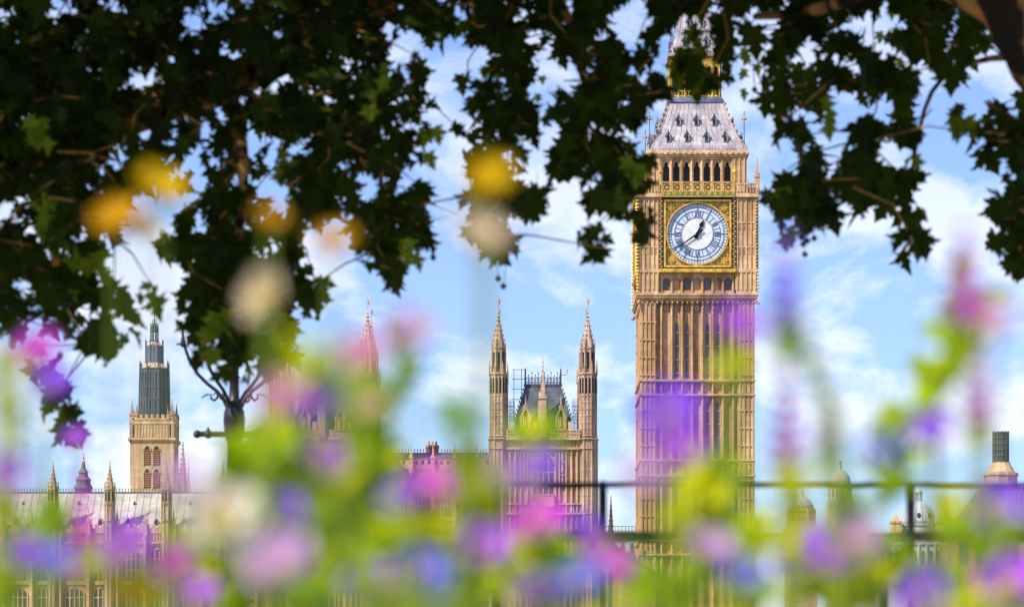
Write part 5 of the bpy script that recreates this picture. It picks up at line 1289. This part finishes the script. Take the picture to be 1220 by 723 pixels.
for a in [([(1146, 352), (1128, 420), (1090, 500), (1060, 580), (1010, 660), (985, 720)], 78, 3.1, 'grn', 'running diagonally up the right side to a magenta spike'),
          ([(1178, 392), (1150, 440), (1118, 470)], 22, 2.5, 'ygrn', 'short, branching under the pink flower at right'),
          ([(485, 405), (468, 470), (455, 540), (430, 640), (425, 720)], 58, 3.0, 'grn', 'rising to the lilac flower in centre sky'),
          ([(4, 440), (16, 500), (6, 580), (10, 700)], 46, 2.4, 'ygrn', 'rising along the left edge'),
          ([(936, 372), (962, 430), (990, 500), (1000, 560)], 24, 2.2, 'dgrn', 'faint and thin, in the sky right of the clock tower'),
          ([(292, 545), (284, 590), (300, 640), (310, 720)], 64, 3.0, 'grn', 'in front of the lower lamp post'),
          ([(545, 480), (552, 540), (545, 600)], 26, 2.2, 'dgrn', 'faint, right of the dark chimney stack')]:
    stalk(*a)
for a in [
    ('bloom', 950, 655, 70, 2.6, 'violet', 'large and round, low between clock tower and domes'),
    ('spike', 935, 345, 46, 1.6, 'violet', 'against sky right of the clock face'),
    ('spike', 937, 507, 46, 1.8, 'magenta', 'just right of the clock tower shaft'),
    ('spike', 1148, 335, 44, 1.6, 'magenta', 'topmost on the tall stem at right'),
    ('bloom', 1180, 378, 52, 1.6, 'pink', 'beside the top of the tall right stem'),
    ('spike', 1166, 462, 38, 1.7, 'magenta', 'halfway down the right edge against sky'),
    ('bloom', 1108, 512, 52, 2.0, 'violet', 'in the sky left of the office chimney'),
    ('bloom', 1045, 537, 44, 1.8, 'blue', 'above the white smooth dome'),
    ('bloom', 1186, 605, 74, 2.4, 'violet', 'over the sloping bronze roof'),
    ('bloom', 1018, 642, 62, 2.0, 'mauve', 'left of the grey ribbed dome'),
    ('bloom', 1205, 695, 84, 2.2, 'purple', 'filling the bottom right corner'),
    ('bloom', 848, 652, 60, 2.1, 'mauve', 'across the clock tower foot'),
    ('bloom', 885, 684, 52, 2.0, 'blue', 'low under the clock tower right corner'),
    ('bloom', 796, 492, 74, 2.0, 'violet', 'upper half of the pair over the tower shaft'),
    ('bloom', 806, 534, 58, 1.7, 'purple', 'lower half of the pair over the tower shaft'),
    ('bloom', 878, 386, 58, 1.8, 'purple', 'on the shaft right under the clock'),
    ('bloom', 762, 568, 54, 1.6, 'mauve', 'faint at the left corner of the tower'),
    ('bloom', 640, 620, 66, 2.5, 'magenta', 'vivid, across the foot of the palace tower'),
    ('bloom', 692, 628, 40, 2.4, 'violet', 'small, beside the railing post foot'),
    ('bloom', 642, 556, 46, 2.2, 'violet', 'over the arched palace window'),
    ('bloom', 606, 566, 50, 1.7, 'mauve', 'left of the arched palace window'),
    ('bloom', 575, 652, 70, 2.4, 'purple', 'round, below the slate palace range'),
    ('bloom', 518, 580, 76, 2.2, 'magenta', 'over the slate range beside its chimney'),
    ('bloom', 478, 592, 46, 1.8, 'violet', 'pale, left of the slate range chimney'),
    ('bloom', 503, 680, 70, 2.1, 'blue', 'larger of two at bottom centre'),
    ('bloom', 532, 714, 54, 2.1, 'blue', 'smaller of two at bottom centre'),
    ('bloom', 436, 692, 62, 2.3, 'violet', 'left one of the touching pair at the bottom'),
    ('bloom', 462, 694, 52, 2.3, 'pink', 'right one of the touching pair at the bottom'),
    ('bloom', 330, 668, 84, 1.7, 'mauve', 'wide and faint under the street lamp'),
    ('bloom', 340, 606, 48, 2.2, 'violet', 'small, between street lamp and palace'),
    ('bloom', 385, 547, 58, 2.1, 'purple', 'round, below the half hidden palace tower'),
    ('bloom', 374, 480, 66, 1.8, 'violet', 'over the roof of the half hidden palace tower'),
    ('bloom', 334, 474, 58, 1.8, 'pink', 'right beside the street lamp arm'),
    ('bloom', 487, 394, 58, 1.7, 'mauve', 'on top of the green stem in centre sky'),
    ('bloom', 432, 420, 56, 1.9, 'pink', 'over the right spires of the half hidden tower'),
    ('bloom', 985, 668, 52, 2.2, 'purple', 'low under the far smooth dome'),
    ('bloom', 1100, 706, 60, 2.1, 'violet', 'at the bottom, left of the yellow flower at right'),
    ('spike', 985, 500, 34, 1.7, 'pink', 'faint in the sky right of the tower spike'),
    ('poppy', 438, 482, 46, 1.9, 'cream', 'beside the thick green stem'),
    ('bloom', 690, 690, 62, 2.1, 'blue', 'below the palace tower at bottom edge'),
    ('bloom', 722, 668, 64, 2.3, 'magenta', 'over the foot of the railing post'),
    ('bloom', 640, 706, 60, 2.0, 'mauve', 'at the very bottom under the palace tower'),
    ('bloom', 42, 418, 52, 2.2, 'magenta', 'among leaves at the left edge'),
    ('bloom', 62, 456, 48, 2.4, 'violet', 'below the magenta one at left edge'),
    ('bloom', 89, 523, 32, 3.2, 'purple', 'tiny, at the tip of the hanging left twig'),
    ('bloom', 6, 566, 52, 1.6, 'purple', 'cut by the left edge of the view'),
    ('spike', 97, 612, 38, 2.2, 'magenta', 'tall over the pale hall roof'),
    ('bloom', 62, 668, 48, 2.0, 'blue', 'dark, low in front of the hall'),
    ('bloom', 86, 684, 42, 2.4, 'magenta', 'lowest at the left corner'),
    ('bloom', 30, 658, 40, 2.0, 'violet', 'small, near the left edge under the hall roof'),
    ('bloom', 149, 648, 58, 2.1, 'purple', 'between two turrets of the hall'),
    ('bloom', 206, 672, 50, 2.2, 'magenta', 'in front of the hall buttress'),
    ('bloom', 233, 708, 52, 2.4, 'purple', 'at the bottom under the hall windows'),
    ('bloom', 217, 568, 50, 1.7, 'mauve', 'faint beside the slender stone spire'),
    ('poppy', 265, 615, 92, 2.0, 'white', 'very large, right of the hall turrets'),
    ('poppy', 138, 258, 56, 2.3, 'orange', 'round, in front of dark leaves upper left', 0.17),
    ('poppy', 192, 222, 62, 2.3, 'yellow', 'largest, in front of dark leaves upper left', 0.13),
    ('poppy', 168, 270, 40, 2.3, 'yellow', 'smaller, below the large one upper left', 0.15),
    ('poppy', 158, 706, 52, 2.2, 'yellow', 'at the bottom below the hall'),
    ('poppy', 1150, 700, 50, 3.2, 'yellow', 'at the bottom right below the office roof'),
    ('poppy', 314, 352, 64, 2.1, 'cream', 'among leaves above the street lamp'),
    ('poppy', 396, 286, 48, 2.0, 'orange', 'faint, right of the lamp leaves', 0.03),
    ('poppy', 322, 258, 36, 2.0, 'orange', 'small, in the dark leaves over the lamp'),
    ('poppy', 583, 212, 54, 1.9, 'yellow', 'in the hanging leaves at top centre', -0.07),
    ('poppy', 572, 278, 66, 1.7, 'cream', 'pale, against clouds at top centre', -0.06)]:
    bloom_plant(*a)
for a in [
    (12, 690, 60, 70, 2.0, 'dgrn', 'in the bottom left corner'), (120, 668, 60, 50, 2.0, 'ygrn', 'between hall turrets, low'),
    (180, 695, 66, 50, 2.0, 'dgrn', 'below the hall buttress'), (318, 520, 60, 60, 2.2, 'ygrn', 'right of the lamp cross bar'), (285, 570, 96, 80, 2.2, 'grn', 'in front of the lamp post'),
    (420, 600, 96, 140, 2.2, 'grn', 'broad, under the half hidden palace tower'), (490, 627, 96, 46, 2.0, 'ygrn', 'below the slate palace range'),
    (545, 497, 52, 56, 1.6, 'dgrn', 'faint above the slate palace range'), (570, 582, 84, 76, 2.0, 'ygrn', 'joining slate range and palace tower'), (560, 694, 80, 66, 2.2, 'grn', 'at the bottom left of the palace tower'),
    (612, 672, 70, 66, 2.1, 'ygrn', 'curving below the palace tower'), (645, 520, 84, 50, 2.1, 'ygrn', 'over the palace tower parapet'), (872, 432, 60, 44, 1.8, 'ygrn', 'at the right edge of the tower shaft'),
    (852, 568, 96, 60, 2.0, 'ygrn', 'across the lower tower shaft'), (836, 622, 110, 66, 2.0, 'ygrn', 'across the tower foot'), (800, 694, 96, 60, 2.1, 'grn', 'below the tower at left'),
    (905, 704, 120, 50, 2.1, 'grn', 'below the tower at right'), (1000, 694, 110, 66, 2.1, 'grn', 'below the domes'), 
    (1010, 690, 90, 70, 1.9, 'ygrn', 'at the bottom under the far domes'), (440, 680, 90, 70, 2.0, 'grn', 'between the touching pair and the lamp plants'), (330, 540, 60, 70, 2.0, 'ygrn', 'just right of the lamp post'), (1100, 692, 96, 66, 2.2, 'grn', 'below the grey ribbed dome'),
    (1180, 645, 90, 46, 2.1, 'grn', 'under the office roof'), (944, 565, 44, 66, 1.6, 'ygrn', 'right of the tower under the spike'), 
    (700, 652, 90, 36, 2.2, 'grn', 'along the lower rail at its left end'), (662, 704, 84, 50, 2.2, 'grn', 'at the bottom under the railing post'), (370, 704, 100, 60, 2.2, 'grn', 'at the bottom right of the lamp'),
    (272, 694, 84, 66, 2.2, 'grn', 'at the bottom under the lamp'), (222, 645, 66, 40, 2.0, 'ygrn', 'below the white flower'), (366, 640, 60, 56, 2.0, 'dgrn', 'dark, between two lilac flowers'),
    
    (366, 432, 56, 66, 1.5, 'ygrn', 'over the hidden tower roof'), (415, 470, 60, 90, 1.7, 'grn', 'over the right half of the hidden palace tower'), (350, 560, 90, 90, 2.0, 'grn', 'below the hidden palace tower'), (450, 660, 100, 90, 2.1, 'grn', 'broad, above the touching pair'), (958, 612, 44, 50, 2.0, 'ygrn', 'before the stone tower with round openings'), (1000, 650, 70, 70, 2.1, 'ygrn', 'under the smooth dome'), (680, 665, 80, 40, 2.1, 'ygrn', 'along the rail left of the post'),
    (640, 660, 90, 60, 2.1, 'grn', 'spreading right of the palace tower foot'), (385, 610, 90, 100, 2.1, 'grn', 'right of the wide faint mauve flower'), (60, 630, 60, 60, 2.0, 'grn', 'in front of the first hall turret'), (1130, 620, 80, 60, 2.0, 'ygrn', 'right of the grey ribbed dome'), (900, 640, 80, 60, 2.1, 'ygrn', 'at the right corner of the tower foot'), (530, 640, 90, 60, 2.0, 'ygrn', 'above the blue pair'), (250, 660, 80, 60, 2.0, 'grn', 'left of the wide faint mauve flower'),
    (760, 700, 70, 50, 2.2, 'grn', 'below the railing brace'), (1050, 660, 80, 50, 2.1, 'grn', 'around the right railing brace'), ]:
    shoot(*a)
